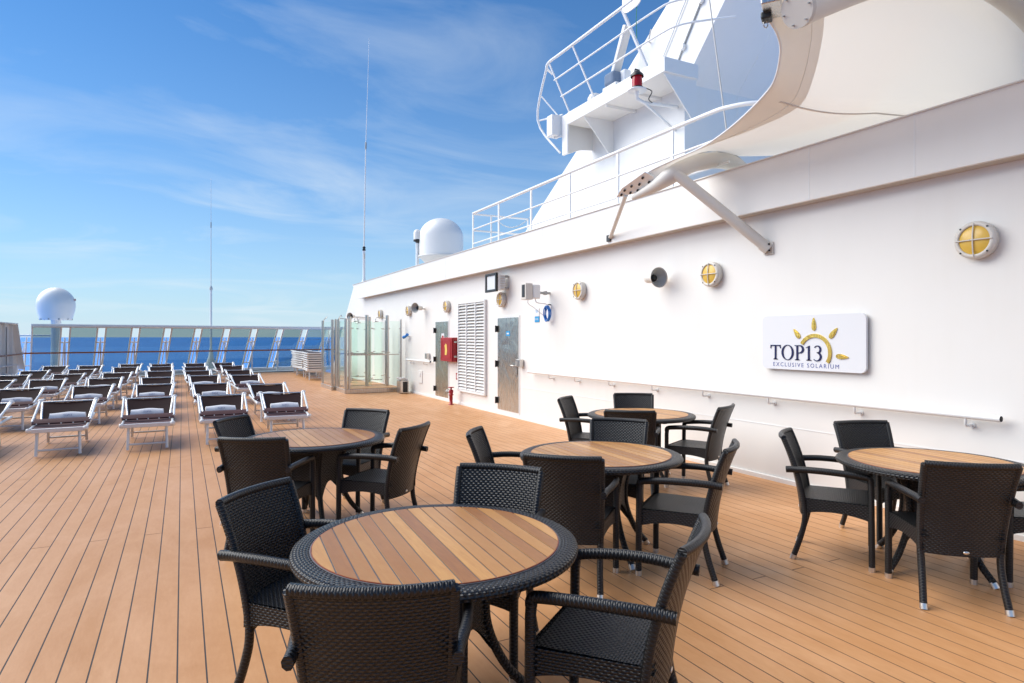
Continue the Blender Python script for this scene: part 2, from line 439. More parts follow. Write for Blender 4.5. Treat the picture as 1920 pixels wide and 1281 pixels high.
# ------------------------------------------------------------------ things on the wall
def text_mesh(txt, size, m, name, mtx, extr=.0015, parent=None, spacing=1.0, loc_off=None):
    c = bpy.data.curves.new('txt', 'FONT'); c.body = txt; c.size = size; c.extrude = extr; c.space_character = spacing; c.resolution_u = 3
    tmp = bpy.data.objects.new('txt', c); COL.objects.link(tmp)
    me = bpy.data.meshes.new_from_object(tmp.evaluated_get(bpy.context.evaluated_depsgraph_get()))
    bpy.data.objects.remove(tmp); bpy.data.curves.remove(c)
    me.name = name; me.transform(mtx); me.materials.clear(); me.materials.append(m)
    if loc_off is not None: me.transform(Matrix.Translation(-Vector(loc_off)))
    return link(name, me, parent)
def stroke(pts, ws):
    """variable-width ribbon polygon along points -> list of quads as polygons"""
    L = []; Rr = []
    P = [Vector((p[0], p[1])) for p in pts]
    for i, p in enumerate(P):
        t = (P[min(i + 1, len(P) - 1)] - P[max(i - 1, 0)]).normalized(); n = Vector((-t.y, t.x))
        L.append(p + n * ws[i] / 2); Rr.append(p - n * ws[i] / 2)
    return [[(L[i].x, L[i].y), (Rr[i].x, Rr[i].y), (Rr[i + 1].x, Rr[i + 1].y), (L[i + 1].x, L[i + 1].y)] for i in range(len(P) - 1)]
def serif_word():
    """T O P 1 3 in serif capitals, cap height 1, returned as (glyph polygons list per letter, advance)"""
    out = []; x = 0
    def arc(cx, cy, rx, ry, a0, a1, n=18): return [(cx + rx * math.cos(R(a0 + (a1 - a0) * i / n)), cy + ry * math.sin(R(a0 + (a1 - a0) * i / n))) for i in range(n + 1)]
    def foot(cx, w=.34): return [(cx - w / 2, 0), (cx + w / 2, 0), (cx + w / 2, .03), (cx + .085, .07), (cx - .085, .07), (cx - w / 2, .03)]
    # T
    g = [[(x + .34, .0), (x + .47, .0), (x + .47, .955), (x + .34, .955)], foot(x + .405),
         [(x + .02, .93), (x + .79, .93), (x + .80, 1.0), (x + .01, 1.0)],
         [(x + .0, .76), (x + .03, .76), (x + .10, .93), (x + .01, 1.0)], [(x + .78, .76), (x + .81, .76), (x + .80, 1.0), (x + .71, .93)]]
    out.append(g); x += .86
    # O
    n = 32; g = []
    for i in range(n):
        a, b = 2 * PI * i / n, 2 * PI * (i + 1) / n
        f = lambda t, rx, ry: (x + .47 + rx * math.cos(t), .5 + ry * math.sin(t))
        g.append([f(a, .46, .52), f(b, .46, .52), f(b, .315, .475), f(a, .315, .475)])
    out.append(g); x += 1.0
    # P
    g = [[(x + .13, 0), (x + .26, 0), (x + .26, .98), (x + .13, .98)], foot(x + .195), [(x, .96), (x + .13, .93), (x + .13, 1.0), (x, 1.0)]]
    pts = [(x + .2, .975)] + arc(x + .34, .73, .27, .245, 90, -90, 16) + [(x + .26, .475)]
    ws = [.05] + [.05 + .10 * max(0, math.cos(R(90 - 180 * i / 16))) for i in range(17)] + [.04]
    g += stroke(pts, ws); out.append(g); x += .76
    # 1
    g = [[(x + .20, 0), (x + .33, 0), (x + .33, .97), (x + .20, .90)], foot(x + .265, .36), [(x + .03, .83), (x + .2, .86), (x + .33, .97), (x + .30, .98)]]
    out.append(g); x += .58
    # 3
    pts = arc(x + .27, .735, .215, .235, 150, -60, 14) + [(x + .26, .535)]
    ws = [.06] + [.05 + .08 * max(0, math.cos(R(150 - 15 * i))) for i in range(1, 15)] + [.04]
    g = stroke(pts, ws)
    pts = [(x + .24, .535)] + arc(x + .24, .265, .27, .265, 75, -140, 16)
    ws = [.04] + [.05 + .09 * max(0, math.cos(R(75 - 215 * i / 16))) for i in range(17)]
    g += stroke(pts, ws); out.append(g); x += .55
    return out, x
GLY, GADV = serif_word()
# --- sign
SG = thing('wall_sign', 'white TOP13 EXCLUSIVE SOLARIUM sign with a raised golden sun', 'sign', (WX, 4.53, 1.55))
def rrect(w_, h_, r, n=6):
    o = []
    for cx, cy, a in ((w_ / 2 - r, h_ / 2 - r, 0), (-w_ / 2 + r, h_ / 2 - r, 90), (-w_ / 2 + r, -h_ / 2 + r, 180), (w_ / 2 - r, -h_ / 2 + r, 270)):
        o += [(cx + r * math.cos(R(a + 90 * i / n)), cy + r * math.sin(R(a + 90 * i / n))) for i in range(n + 1)]
    return o
SM = wallm(4.53, 1.55)
sw, sh = 1.235, .585
MB().prism(rrect(sw, sh, .06), .028, .055, SM).build('panel', M['sign_white'], SG, True)
MB().prism(rrect(sw - .03, sh - .03, .05), 0.002, .028, SM).build('backing', M['steel'], SG, True)
def pos(px, py):   # position on the sign from fractions measured on the photographed sign
    return (px - .5) * sw, (.5 - py) * sh
hh = .160; xs = pos(.091, 0)[0]; ys = pos(0, .82)[1]; ksc = .64 / GADV
for g in GLY:
    b = MB()
    for q in g: b.prism([(xs + a * ksc, ys + c * hh) for a, c in q], .0555, .0615, SM)
    b.build('letter', M['navy'], SG, True)
tm = wallm(4.53, 1.55) @ Matrix.Translation((pos(.118, 0)[0], pos(0, .945)[1], .0562))
text_mesh('EXCLUSIVE SOLARIUM', .062, M['blue_print'], 'small_lettering', tm, .0004, SG, 1.36, SG.location)
b = MB(); cx, cy = pos(.547, .677); Ro, Ri = .197, .159
n = 26; a0, a1 = 150, -33
for i in range(n):
    t0, t1 = R(a0 + (a1 - a0) * i / n), R(a0 + (a1 - a0) * (i + 1) / n)
    q = [(cx + r * math.cos(t), cy + r * math.sin(t)) for r, t in ((Ro, t0), (Ri, t0), (Ri, t1), (Ro, t1))]
    b.prism(q, .0552, .066, SM, False)
b.build('sun_arc', M['gold'], SG, True)
for (px, py, ang, ln) in ((.37, .335, 128, .125), (.538, .17, 92, .135), (.721, .33, 50, .135), (.80, .735, -5, .139)):
    X_, Y_ = pos(px, py); b = MB(); dx, dy = math.cos(R(ang)), math.sin(R(ang)); q = []
    for i in range(20):
        t = 2 * PI * i / 20; l = math.cos(t) * ln / 2; wv = math.sin(t) * .024 * (1 - .45 * math.cos(t))
        q.append((X_ + dx * l - dy * wv, Y_ + dy * l + dx * wv))
    b.prism(q, .0552, .064, SM, True); b.prism([(X_ + (a - X_) * .6, Y_ + (c - Y_) * .6) for a, c in q], .064, .068, SM, True)
    b.build('ray', M['gold'], SG, True)

# --- bulkhead lamps
def make_lamp():
    t = thing('bulkhead_lamp', 'x', 'wall lamp', (WX, 2.95, 2.40), 0, 'round lamps along the deckhouse wall')
    L = Matrix(((0, 0, -1, 0), (-1, 0, 0, 0), (0, 1, 0, 0), (0, 0, 0, 1)))
    MB().lathe([(.0, .002), (.135, .002), (.150, .012), (.152, .05), (.158, .06), (.155, .085), (.142, .098), (.122, .102), (.118, .088)], 28, L).build('housing', M['pole'], t)
    MB().lathe([(.120, .086), (.10, .096), (.06, .104), (.0, .108)], 28, L).build('lens', M['lens'], t)
    for k in range(2):
        p = []
        for i in range(11):
            a = -1 + 2 * i / 10; d = .102 + .014 * (1 - a * a)
            p.append((a * .138, 0, d) if k == 0 else (0, a * .138, d))
        MB().tube([L @ Vector(q) for q in p], .006, 6).build('guard_bar', M['pole'], t)
    for k in range(4):
        a = R(45 + 90 * k)
        MB().prism(circ(.008, 8, .142 * math.cos(a), .142 * math.sin(a)), .095, .102, L).build('screw', M['black'], t)
    return t
lamp = make_lamp()
LL = [(2.95, 2.41, 'amber wall lamp nearest the camera, right of the TOP13 sign'), (5.94, 2.39, 'amber wall lamp above left of the sign, right of the near horn'),
      (8.92, 2.38, 'amber wall lamp between the cable box and the near horn'), (11.84, 2.38, 'amber wall lamp just below the floodlight, above the near steel door'),
      (14.91, 2.37, 'amber wall lamp above the far steel door, left of the louvre'), (17.94, 2.37, 'amber wall lamp just right of the shower glass, left of the far horn'),
      (20.92, 2.37, 'amber wall lamp seen behind the top of the shower columns')]
for i, (y, z, l) in enumerate(LL):
    if i == 0: lamp.location = (WX, y, z); lamp['label'] = l
    else: dup(lamp, (WX, y, z), 0, l)

# --- horn loudspeakers
def make_horn():
    t = thing('horn_loudspeaker', 'x', 'loudspeaker', (0, 0, 0), 0, 'horn loudspeakers on the deckhouse wall')
    A = Matrix.Rotation(R(90), 4, 'X')        # axis z -> -y (mouth faces local -y)
    MB().lathe([(.128, .11), (.138, .115), (.138, .125), (.118, .09), (.075, .03), (.06, -.02), (.062, -.08), (.055, -.14), (0, -.145)], 26, A).build('horn', M['pole'], t)
    MB().lathe([(.128, .112), (.10, .07), (.06, .02), (.05, .0), (0, .0)], 26, A).build('throat', M['grey_paint'], t)
    MB().lathe([(0, .045), (.03, .04), (.045, .02), (.048, .005)], 20, A).build('reflector', M['black'], t)
    return t
horn = make_horn()
for i, (y, z, rz, l) in enumerate(((6.86, 2.41, -3, 'grey horn loudspeaker between two lamps near the canopy strut'), (16.65, 2.40, -62, 'grey horn loudspeaker between the two far lamps, left of the steel door'),
                                (24.3, 2.39, -50, 'grey horn loudspeaker behind the shower heads at the wall end'))):
    h_ = horn if i == 0 else dup(horn, (0, 0, 0))
    h_.location = (WX - .2, y, z); h_.rotation_euler = (0, 0, R(rz)); h_['label'] = l
    br = MB().tube([(WX - .005, y, z - .02), (WX - .19, y, z - .02)], .018, 8); 
    q = br.mesh('bracket', M['pole']); 
    o = link('bracket', q, h_); o.matrix_parent_inverse = (Matrix.Translation(h_.location) @ Matrix.Rotation(R(rz), 4, 'Z')).inverted()

# --- steel doors
def door(y0, y1, z0, z1, label, sticker, handle):
    ym = (y0 + y1) / 2; t = thing('steel_door', label, 'door', (WX, ym, z0)); wd = abs(y0 - y1)
    m_ = wallm(ym, 0)
    MB().prism([(-wd / 2, z0), (wd / 2, z0), (wd / 2, z1), (-wd / 2, z1)], .012, .022, m_).build('leaf', M['door_steel'], t, True)
    MB().box((WX - .006, ym, (z0 + z1) / 2), (.012, wd + .08, z1 - z0 + .09), .003).build('frame', M['white_trim'], t, True)
    for z in (z0 + .18, z0 + .94, z1 - .22):
        b = MB().box((WX - .035, ym + wd / 2 + .02, z), (.045, .05, .13), .006); b.tube([(WX - .06, ym + wd / 2 + .02, z - .07), (WX - .06, ym + wd / 2 + .02, z + .07)], .014, 8)
        b.build('hinge', M['black'], t, True)
    sy, sz, sww, shh, sm = sticker
    MB().box((WX - .0235, ym - sy, sz), (.003, sww, shh)).build('sticker', sm, t, True)
    MB().box((WX - .0256, ym - sy, sz), (.001, sww * .6, shh * .3)).build('sticker_print', M['sign_white'] if sm is M['cyan'] else M['red'], t, True)
    if handle:
        MB().box((WX - .03, ym - wd / 2 + .06, z0 + .90), (.014, .06, .30), .004).build('lock_plate', M['steel'], t, True)
        b = MB().tube([(WX - .03, ym - wd / 2 + .06, z0 + .93), (WX - .09, ym - wd / 2 + .06, z0 + .93), (WX - .09, ym - wd / 2 + .19, z0 + .93)], .011, 8); b.build('handle', M['steel'], t, True)
    return t
door(14.91, 15.78, .09, 2.0, 'narrow steel door farther off, partly behind the red fire box', (.1, 1.62, .2, .16, M['sign_white']), False)
door(11.15, 12.07, .11, 2.0, 'buckled stainless steel door nearer the tables with blue sticker', (.02, 1.68, .17, .10, M['cyan']), True)
for y, lab in ((16.3, 'small steel latch box on the wall left of the far door'), (11.0, 'small steel latch box right of the near steel door')):
    t = thing('latch_box', lab, 'latch', (WX, y, 1.1))
    MB().box((WX - .06, y, 1.10), (.10, .12, .15), .008).build('case', M['steel'], t, True)
    MB().box((WX - .04, y + .12, 1.09), (.03, .16, .07), .004).build('keeper', M['grey_paint'], t, True)

# --- louvre
LV = thing('louvre', 'tall white ventilation louvre between the two steel doors', 'vent', (WX, 13.42, 1.37))
y0, y1, z0, z1 = 14.19, 12.65, .33, 2.43
b = MB()
for yy in (y0 - .02, y1 + .02): b.box((WX - .03, yy, (z0 + z1) / 2), (.06, .045, z1 - z0), .005)
for zz in (z0 + .02, z1 - .02): b.box((WX - .031, 13.42, zz), (.06, y0 - y1 - .092, .05), .005)
b.build('frame', M['white_trim'], LV, True)
MB().box((WX - .004, 13.42, 1.38), (.006, y0 - y1 - .08, z1 - z0 - .08)).build('backing', M['grey_paint'], LV, True)
for k in (1, 2): MB().box((WX - .034, y1 + (y0 - y1) * k / 3, 1.38), (.05, .035, z1 - z0 - .095)).build('mullion', M['white_trim'], LV, True)
nb = 29; bw = (y0 - y1 - .09 - .07) / 3 - .004
bl = MB().box((0, 0, 0), (.062, bw, .007), 0, Matrix.Rotation(R(-38), 3, 'Y')).mesh('blade', M['white_trim'])
for k in range(3):
    for i in range(nb):
        q = link('blade', bl, LV); q.location = Vector((WX - .034, y1 + (y0 - y1) * (k + .5) / 3, z0 + .075 + i * (z1 - z0 - .14) / (nb - 1))) - LV.location

# --- fire box, hydrant, little red sign
FB = thing('fire_hose_box', 'red fire hose cabinet fixed beside the louvre and far door', 'fire box', (WX, 14.61, 1.3))
MB().box((5.82, 14.61, 1.305), (.155, .76, .585), .012).build('cabinet', M['red'], FB, True)
MB().box((5.728, 14.61, 1.305), (.026, .74, .57), .008).build('door', M['red'], FB, True)
b = MB()
for z in (1.085, 1.525): b.box((5.712, 14.61, z), (.008, .56, .02))
for y in (14.33, 14.89): b.box((5.712, y, 1.305), (.008, .02, .418))
b.build('door_moulding', M['red'], FB, True)
b = MB().prism([(-.07, -.13), (.05, -.13), (.09, -.02), (.06, .12), (0, .15), (-.08, .10), (-.05, 0)], .186, .189, wallm(14.62, 1.30)); b.build('hose_symbol', M['yellow'], FB, True)
for z in (1.14, 1.49): MB().box((5.80, 14.222, z), (.07, .018, .04), .004).build('hinge', M['steel'], FB, True)
HY = thing('fire_hydrant', 'slim red fire hydrant standing at the wall below the fire box', 'hydrant', (5.68, 14.19, 0))
MB().lathe([(.07, .0), (.07, .012), (.04, .014), (.04, .22), (.058, .225), (.058, .25), (.042, .255), (.055, .30), (.055, .34), (.03, .36), (.0, .365)], 18).build('body', M['red'], HY)
MB().lathe([(.02, .36), (.02, .40), (.075, .405), (.075, .42), (0, .425)], 14).build('handwheel', M['red'], HY)
MB().tube([(-.0, .0, .31), (-.02, .13, .31)], .035, 12).tube([(-.02, .13, .31), (-.023, .19, .31)], .045, 12).build('outlet', M['grey_paint'], HY)
t = thing('red_notice', 'tiny red fire notice on the wall above the hydrant', 'notice', (WX, 14.33, .66))
MB().box((WX - .004, 14.33, .66), (.006, .16, .16)).build('plate', M['red'], t, True)
MB().prism([(-.03, -.05), (.03, -.05), (.03, -.02), (.0, .0), (.03, .03), (.02, .05), (-.03, .05)], .0072, .0082, wallm(14.33, .66)).build('symbol', M['sign_white'], t, True)

# --- floodlight
FL = thing('floodlight', 'square floodlight with black bezel high on the wall above the near door', 'floodlight', (5.5, 11.1, 2.7))
b = MB(); yc, zc, hw, hz = 11.79, 2.715, .235, .165
for yy in (yc - hw, yc + hw): b.box((5.60, yy, zc), (.05, .05, hz * 2 + .05), .006)
for zz in (zc - hz, zc + hz): b.box((5.601, yc, zz), (.05, hw * 2 - .052, .05), .006)
b.build('bezel', M['black'], FL, True)
MB().box((5.607, yc, zc), (.02, hw * 2 - .04, hz * 2 - .04)).build('lens', M['clear_lens'], FL, True)
MB().box((5.655, yc, zc), (.07, hw * 2, hz * 2), .01).build('housing', M['white_trim'], FL, True)
MB().box((5.75, yc - .05, zc), (.115, .30, .30), .008).build('gear_box', M['white_trim'], FL, True)
for i in range(6): MB().box((5.75, yc - .212, zc - .125 + i * .05), (.12, .03, .012)).build('cooling_fin', M['pole'], FL, True)
for zz in (2.6, 2.84): MB().tube([(5.8, yc - .15, zz), (5.898, yc - .15, zz)], .018, 8).box((5.85, yc - .17, zz), (.06, .07, .05), .008).build('bracket', M['grey_paint'], FL, True)
# --- junction box, cable, wifi plate
JB = thing('camera_box', 'grey weatherproof camera box with a dark window on a wall bracket', 'camera', (5.5, 9.98, 2.4))
MB().box((5.44, 9.985, 2.415), (.14, .18, .29), .008).build('case', M['pole'], JB, True)
MB().box((5.367, 9.985, 2.425), (.006, .10, .22), .002).build('window', M['black'], JB, True)
MB().box((5.59, 9.96, 2.415), (.15, .15, .25), .02).build('rear_case', M['white_trim'], JB, True)
MB().tube([(5.66, 9.96, 2.40), (5.896, 9.96, 2.40)], .024, 10).box((5.80, 9.96, 2.40), (.05, .07, .07), .006).build('bracket', M['grey_paint'], JB, True)
MB().tube(spline([(5.44, 9.94, 2.27), (5.45, 9.95, 2.2), (5.6, 9.98, 2.12), (5.84, 10.05, 1.98), (5.88, 10.1, 1.95)]), .006, 6).build('lead', M['sign_white'], JB, True)
CB = thing('cable_coil', 'coil of blue cable hanging on the wall under the camera box', 'cable', (5.84, 9.9, 2.0))
for k in range(5):
    rr = random.uniform(.10, .125); pts = []
    for i in range(25):
        a = 2 * PI * i / 24; pts.append((5.85 - .012 * k + .006 * math.sin(3 * a), 9.93 + rr * .75 * math.sin(a + k) + random.uniform(-.004, .004), 2.03 + rr * 1.25 * math.cos(a + k)))
    MB().tube(pts, .0085, 6, False).build('loop', M['blue'], CB, True)
MB().tube(spline([(5.58, 9.93, 2.29), (5.6, 9.9, 2.22), (5.78, 9.9, 2.2), (5.84, 9.93, 2.17)]), .008, 6).build('tail', M['sign_white'], CB, True)
MB().box((5.87, 9.93, 2.19), (.058, .03, .02), .004).build('hook', M['black'], CB, True)
WF = thing('wifi_plate', 'small blue and white wifi plate on the wall beside the cable coil', 'sign', (WX, 10.42, 2.02))
MB().box((WX - .006, 10.42, 2.07), (.008, .17, .15), .002).build('upper_half', M['sign_white'], WF, True)
MB().box((WX - .006, 10.42, 1.94), (.0085, .17, .105), .002).build('lower_half', M['cyan'], WF, True)
b = MB()
for rr in (.02, .04, .06):
    for i in range(8):
        a0_, a1_ = R(45 + 90 * i / 8), R(45 + 90 * (i + 1) / 8)
        b.prism([(rr * math.cos(a0_), rr * math.sin(a0_)), (rr * math.cos(a1_), rr * math.sin(a1_)), ((rr + .009) * math.cos(a1_), (rr + .009) * math.sin(a1_)), ((rr + .009) * math.cos(a0_), (rr + .009) * math.sin(a0_))], .0102, .0112, wallm(10.42, 2.05))
b.build('wifi_symbol', M['cyan'], WF, True)
text_mesh('WiFi', .06, M['sign_white'], 'wifi_word', wallm(10.42, 1.94) @ Matrix.Translation((-.06, -.02, .0108)), .0003, WF, 1, WF.location)
# --- handrails
def handrail(ya, yb, zz, brs, label):
    t = thing('handrail', label, 'handrail', (WX - .1, (ya + yb) / 2, zz))
    MB().tube([(WX - .1, ya, zz), (WX - .1, yb, zz)], .026, 12).build('rail', M['white_trim'], t, True)
    MB().tube([(WX - .1, ya - .001, zz), (WX - .1, ya - .004, zz)], .0225, 12).build('end_plug', M['rubber'], t, True)
    for y in brs:
        MB().tube([(WX - .1, y, zz - .02), (WX - .1, y, zz - .075), (WX - .085, y, zz - .085), (WX - .004, y, zz - .085)], .011, 8).tube([(WX - .010, y, zz - .085), (WX - .001, y, zz - .085)], .026, 12).build('bracket', M['white_trim'], t, True)
handrail(2.75, 10.6, .955, (3.01, 4.0, 5.03, 6.04, 7.02, 8.03, 8.99, 9.83), 'long white handrail along the wall behind the tables')
handrail(15.95, 18.0, .955, (16.5, 17.6), 'short white handrail on the wall between showers and far door')
# --- bin, valve, hose nozzle
t = thing('steel_bin', 'small stainless bin standing at the wall beside the shower', 'bin', (5.62, 17.75, 0))
MB().box((0, 0, .19), (.26, .34, .36), .012).build('body', M['steel'], t); MB().box((.02, -.174, .19), (.14, .006, .30)).build('door_panel', M['black'], t)
b = MB()
for i in range(7): b.box((random.uniform(-.1, .1), random.uniform(-.13, .13), .40 + random.uniform(0, .04)), (.1, .09, .06), .015, Matrix.Rotation(random.uniform(0, 3), 3, 'Z'))
b.build('rumpled_cloth', M['cream'], t)
t = thing('spray_nozzle', 'small blue hose nozzle fixed to the wall beside the shower post', 'nozzle', (5.8, 18.05, 1.62))
MB().tube([(5.895, 18.0, 1.63), (5.80, 18.0, 1.63)], .02, 8).build('stub', M['steel'], t, True)
MB().tube([(5.78, 18.16, 1.60), (5.78, 17.98, 1.63), (5.80, 17.88, 1.68)], [.05, .035, .045], 10).build('grip', M['blue'], t, True)
t = thing('cable_cover', 'low white cover plate on the wall near the deck left of the far door', 'cover', (WX, 17.0, .5))
MB().box((WX - .012, 17.0, .5), (.02, .3, .34), .006).build('plate', M['white'], t, True)
MB().box((WX - .03, 17.0, .56), (.02, .09, .1), .006).build('boss', M['white_trim'], t, True)

# ------------------------------------------------------------------ roof: railing, domes, antennas
RL = thing('roof_railing', 'white pipe railing along the roof edge in front of the mast house', 'railing', (5.8, 9, 3.56))
ys = [13.17, 11.86, 10.48, 9.14, 7.8, 6.6]
for y in ys: MB().box((5.8, y, 3.97), (.022, .055, .82), .004).build('post', M['white_trim'], RL, True)
top = [(5.8, 13.17, 4.38), (5.8, 6.0, 4.38)] ; 
MB().tube(spline([(5.8, 13.17, 4.38), (5.8, 9.5, 4.38), (5.8, 6.3, 4.38), (5.82, 5.6, 4.36), (6.1, 5.25, 4.34), (6.7, 5.15, 4.34)], 5), .027, 10).build('top_rail', M['white_trim'], RL, True)
for z in (4.02, 3.70): MB().tube([(5.8, 13.17, z), (5.8, 11.9, z)], .015, 8).tube([(5.8, 11.8 if z < 3.9 else 10.5, z), (5.8, 5.6, z)], .015, 8).build('lower_rail', M['white_trim'], RL, True)
MB().tube([(5.8, 11.86, 4.02), (5.8, 10.48, 4.02)], .015, 8).build('lower_rail', M['white_trim'], RL, True)
for z in (4.37, 4.0): MB().tube([(5.8, 13.17, z), (7.2, 13.17, z)], .020, 8).build('end_rail', M['white_trim'], RL, True)
for x in (6.25, 7.2): MB().box((x, 13.17, 3.97), (.03, .03, .82), .004).build('end_post', M['white_trim'], RL, True)
ch = MB()
for i in range(24):
    u = i / 23; y = 11.86 - u * 1.38; z = 3.98 - .16 * 4 * u * (1 - u) - .10 * u
    ch.box((5.8, y, z), (.012 if i % 2 else .022, .034, .022 if i % 2 else .012), .003)
ch.build('chain', M['steel'], RL, True)
def radome(label, x, y, zb, r, h, kind):
    t = thing('satellite_radome', label, 'radome', (x, y, zb))
    if kind == 0:
        pr = [(r * .99, 0), (r, h * .3), (r * .995, h * .5)] + [(r * math.cos(R(a)), h * .48 + h * .52 * math.sin(R(a))) for a in range(10, 91, 8)]
        MB().lathe(pr, 40).build('dome', M['radome'], t)
        MB().lathe([(r * .99, .0), (r * 1.05, -.01), (r * 1.05, -.05), (r * .95, -.07), (r * .45, -.42), (r * .4, -.42)], 40).build('base_cone', M['cream'], t)
        MB().lathe([(.32, -.42), (.32, 3.55 - zb)], 20).build('pedestal', M['white'], t)
    else:
        pr = [(.0, -.01), (r * .82, 0), (r * .84, .08), (r * .93, h * .22), (r * .985, h * .36)] + [(r * math.cos(R(a)), h * .47 + h * .53 * math.sin(R(a))) for a in range(0, 91, 7)] + [(0, h)]
        MB().lathe(pr, 40).build('dome', M['radome'], t)
        for k in range(10):
            a = 2 * PI * k / 10; MB().box((r * .80 * math.cos(a), r * .80 * math.sin(a), .03), (.07, .07, .08), .01).build('foot_bracket', M['grey_paint'], t)
        MB().lathe([(.20, .0), (.20, -1.2), (.25, -4.5)], 20).build('pole', M['white'], t)
        MB().tube([(-.1, 0, -.72), (-1.5, .3, -.72)], .05, 8).build('side_arm', M['white'], t)
        b = MB(); 
        for (yy, zz, ww) in ((-.1, .95, .12), (.08, .95, .1)): b.box((r * .985, yy, zz), (.012, ww, .09))
        b.build('red_mark', M['red'], t)
    return t
radome('white satellite dome on the deckhouse roof left of the railing', 7.84, 20.5, 4.36, .755, 1.29, 0)
radome('white globe radome on a post beyond the windscreen at left', -5.2, 36.0, 2.40, .76, 1.50, 1)
t = thing('gps_antenna', 'small white mushroom antenna on a pole beside the roof dome', 'antenna', (7.06, 20.7, 3.40))
MB().tube([(0, 0, 0), (0, 0, 1.42)], .055, 10).build('pole', M['white_trim'], t)
MB().lathe([(0, 1.36), (.05, 1.36), (.06, 1.42), (.13, 1.44), (.13, 1.5), (0, 1.5)], 18).build('collar', M['black'], t)
MB().lathe([(.125, 1.5), (.125, 1.72), (.10, 1.80), (.05, 1.84), (0, 1.85)], 20).build('head', M['radome'], t)
t = thing('whip_antenna', 'tall thin white whip antenna at the forward end of the roof', 'antenna', (6.1, 24.05, 3.56))
MB().lathe([(.13, 0), (.13, .02), (.05, .25), (.05, 1.25), (.055, 1.3)], 12).build('socket', M['white_trim'], t)
MB().box((0, -.055, 1.1), (.06, .02, .2)).build('tag_plate', M['pole'], t)
MB().lathe([(.03, 1.3), (.075, 1.33), (.04, 1.38), (.07, 1.42), (.03, 1.47)], 12).build('clamp', M['black'], t)
MB().tube([(0, 0, 1.47), (.02, -.18, 5.1)], [.027, .021], 8).build('lower_rod', M['radome'], t)
MB().tube([(.02, -.18, 5.1), (.022, -.195, 5.35)], .034, 8).build('joint', M['grey_paint'], t)
MB().tube([(.022, -.195, 5.35), (.06, -.52, 9.15)], [.015, .007], 8).build('upper_rod', M['radome'], t)
t = thing('whip_antenna', 'thin whip antenna with flared foot standing beyond the windscreen', 'antenna', (1.35, 37.5, -1.2))
MB().lathe([(.42, 0), (.42, .95), (.13, 1.75), (.055, 2.3), (.055, 5.3)], 14).build('foot_tube', M['white'], t)
MB().lathe([(.07, 5.3), (.09, 5.35), (.05, 5.5)], 12).build('clamp', M['pole'], t)
MB().tube([(0, 0, 5.5), (0, 0, 8.6)], [.026, .020], 8).build('lower_rod', M['radome'], t)
MB().tube([(0, 0, 8.6), (0, 0, 8.9)], .030, 8).build('joint', M['grey_paint'], t)
MB().tube([(0, 0, 8.9), (0, 0, 11.2)], [.014, .008], 8).build('upper_rod', M['radome'], t)
o = MB().box((0, 38.5, -1.45), (10.5, 10, .5)).build('foredeck', M['white']); tag(o, kind='structure')

# ------------------------------------------------------------------ mast house with platform
MH = thing('mast_house', 'raked white mast house rising behind the roof railing', 'mast house', (9, 11, 3.56))
MB().prism([(14.65, 3.56), (9.86, 6.46), (6.6, 8.6), (5.55, 8.6), (8.12, 5.82), (8.12, 3.56)], 7.4, 12.0, YZ(0)).build('house', M['white'], MH, True)
MB().box((7.36, 9.22, 5.885), (.0, 0, 0)).build
b = MB().box((7.05, 9.22, 5.885), (.70, 2.84, .23), .006); b.build('platform', M['white'], MH, True)
MB().box((8.9, 8.11, 5.90), (3.0, .03, .05)).build('ledge', M['white_trim'], MH, True)
MB().box((6.725, 10.74, 5.60), (.05, .20, .78), .006).build('end_flange', M['white'], MH, True)
MB().prism([(6.752, 5.22), (6.752, 5.99), (7.4, 5.99), (7.4, 5.40), (7.1, 5.36)], 10.80, 10.835, Matrix(((1, 0, 0, 0), (0, 0, 1, 0), (0, 1, 0, 0), (0, 0, 0, 1)))).build('end_plate', M['white'], MH, True)
MB().box((7.08, 10.73, 5.93), (.62, .16, .10), .004).build('end_shelf', M['white'], MH, True)
for y in (10.1, 7.86): MB().prism([(6.72, 5.77), (7.4, 5.77), (7.4, 5.1), (7.33, 5.1)], -.012, .012, Matrix(((1, 0, 0, 0), (0, 0, -1, y), (0, 1, 0, 0), (0, 0, 0, 1)))).build('gusset', M['white'], MH, True)
for k, y in enumerate((9.4, 8.7)): MB().box((7.06, y, 5.745), (.66, .02, .05)).build('underside_rib', M['white'], MH, True)
# flared platform railing
PR = thing('platform_railing', 'flared white railing round the mast platform against the sky', 'railing', (6.7, 9.2, 6.0))
for y, wd in ((10.6, .05), (9.75, .05), (8.25, .075)):
    a, c = Vector((6.72, y, 6.0)), Vector((6.42, y + .28, 7.02)); MB().tube([a, c], wd / 2, 4, True, 1, .5).build('post', M['white_trim'], PR, True)
MB().tube(spline([(6.72, 11.25, 6.99), (6.5, 11.1, 7.01), (6.42, 10.85, 7.02), (6.42, 10.4, 7.02), (6.42, 9, 7.02), (6.42, 7.5, 7.02), (6.42, 6.6, 7.02)], 4), .028, 10).build('top_rail', M['white_trim'], PR, True)
for f_ in (.33, .66):
    x = 6.72 - .3 * f_; z = 6.0 + 1.02 * f_
    MB().tube(spline([(x, 10.66 + .28 * f_, z), (x, 10.0, z), (x, 9, z), (x, 7.9, z), (x + .15, 7.45, z + .03), (7.38, 7.0, z + .08)], 4), .016, 8).build('mid_rail', M['white_trim'], PR, True)
MB().tube(spline([(6.45, 11.0, 7.0), (6.55, 11.55, 6.1), (6.72, 10.95, 5.3)], 5), .024, 8).build('end_brace', M['white_trim'], PR, True)
MB().tube([(6.5, 11.3, 6.5), (6.72, 10.9, 5.95)], .016, 8).tube([(6.56, 11.5, 6.08), (6.75, 10.9, 6.05)], .016, 8).build('end_brace', M['white_trim'], PR, True)
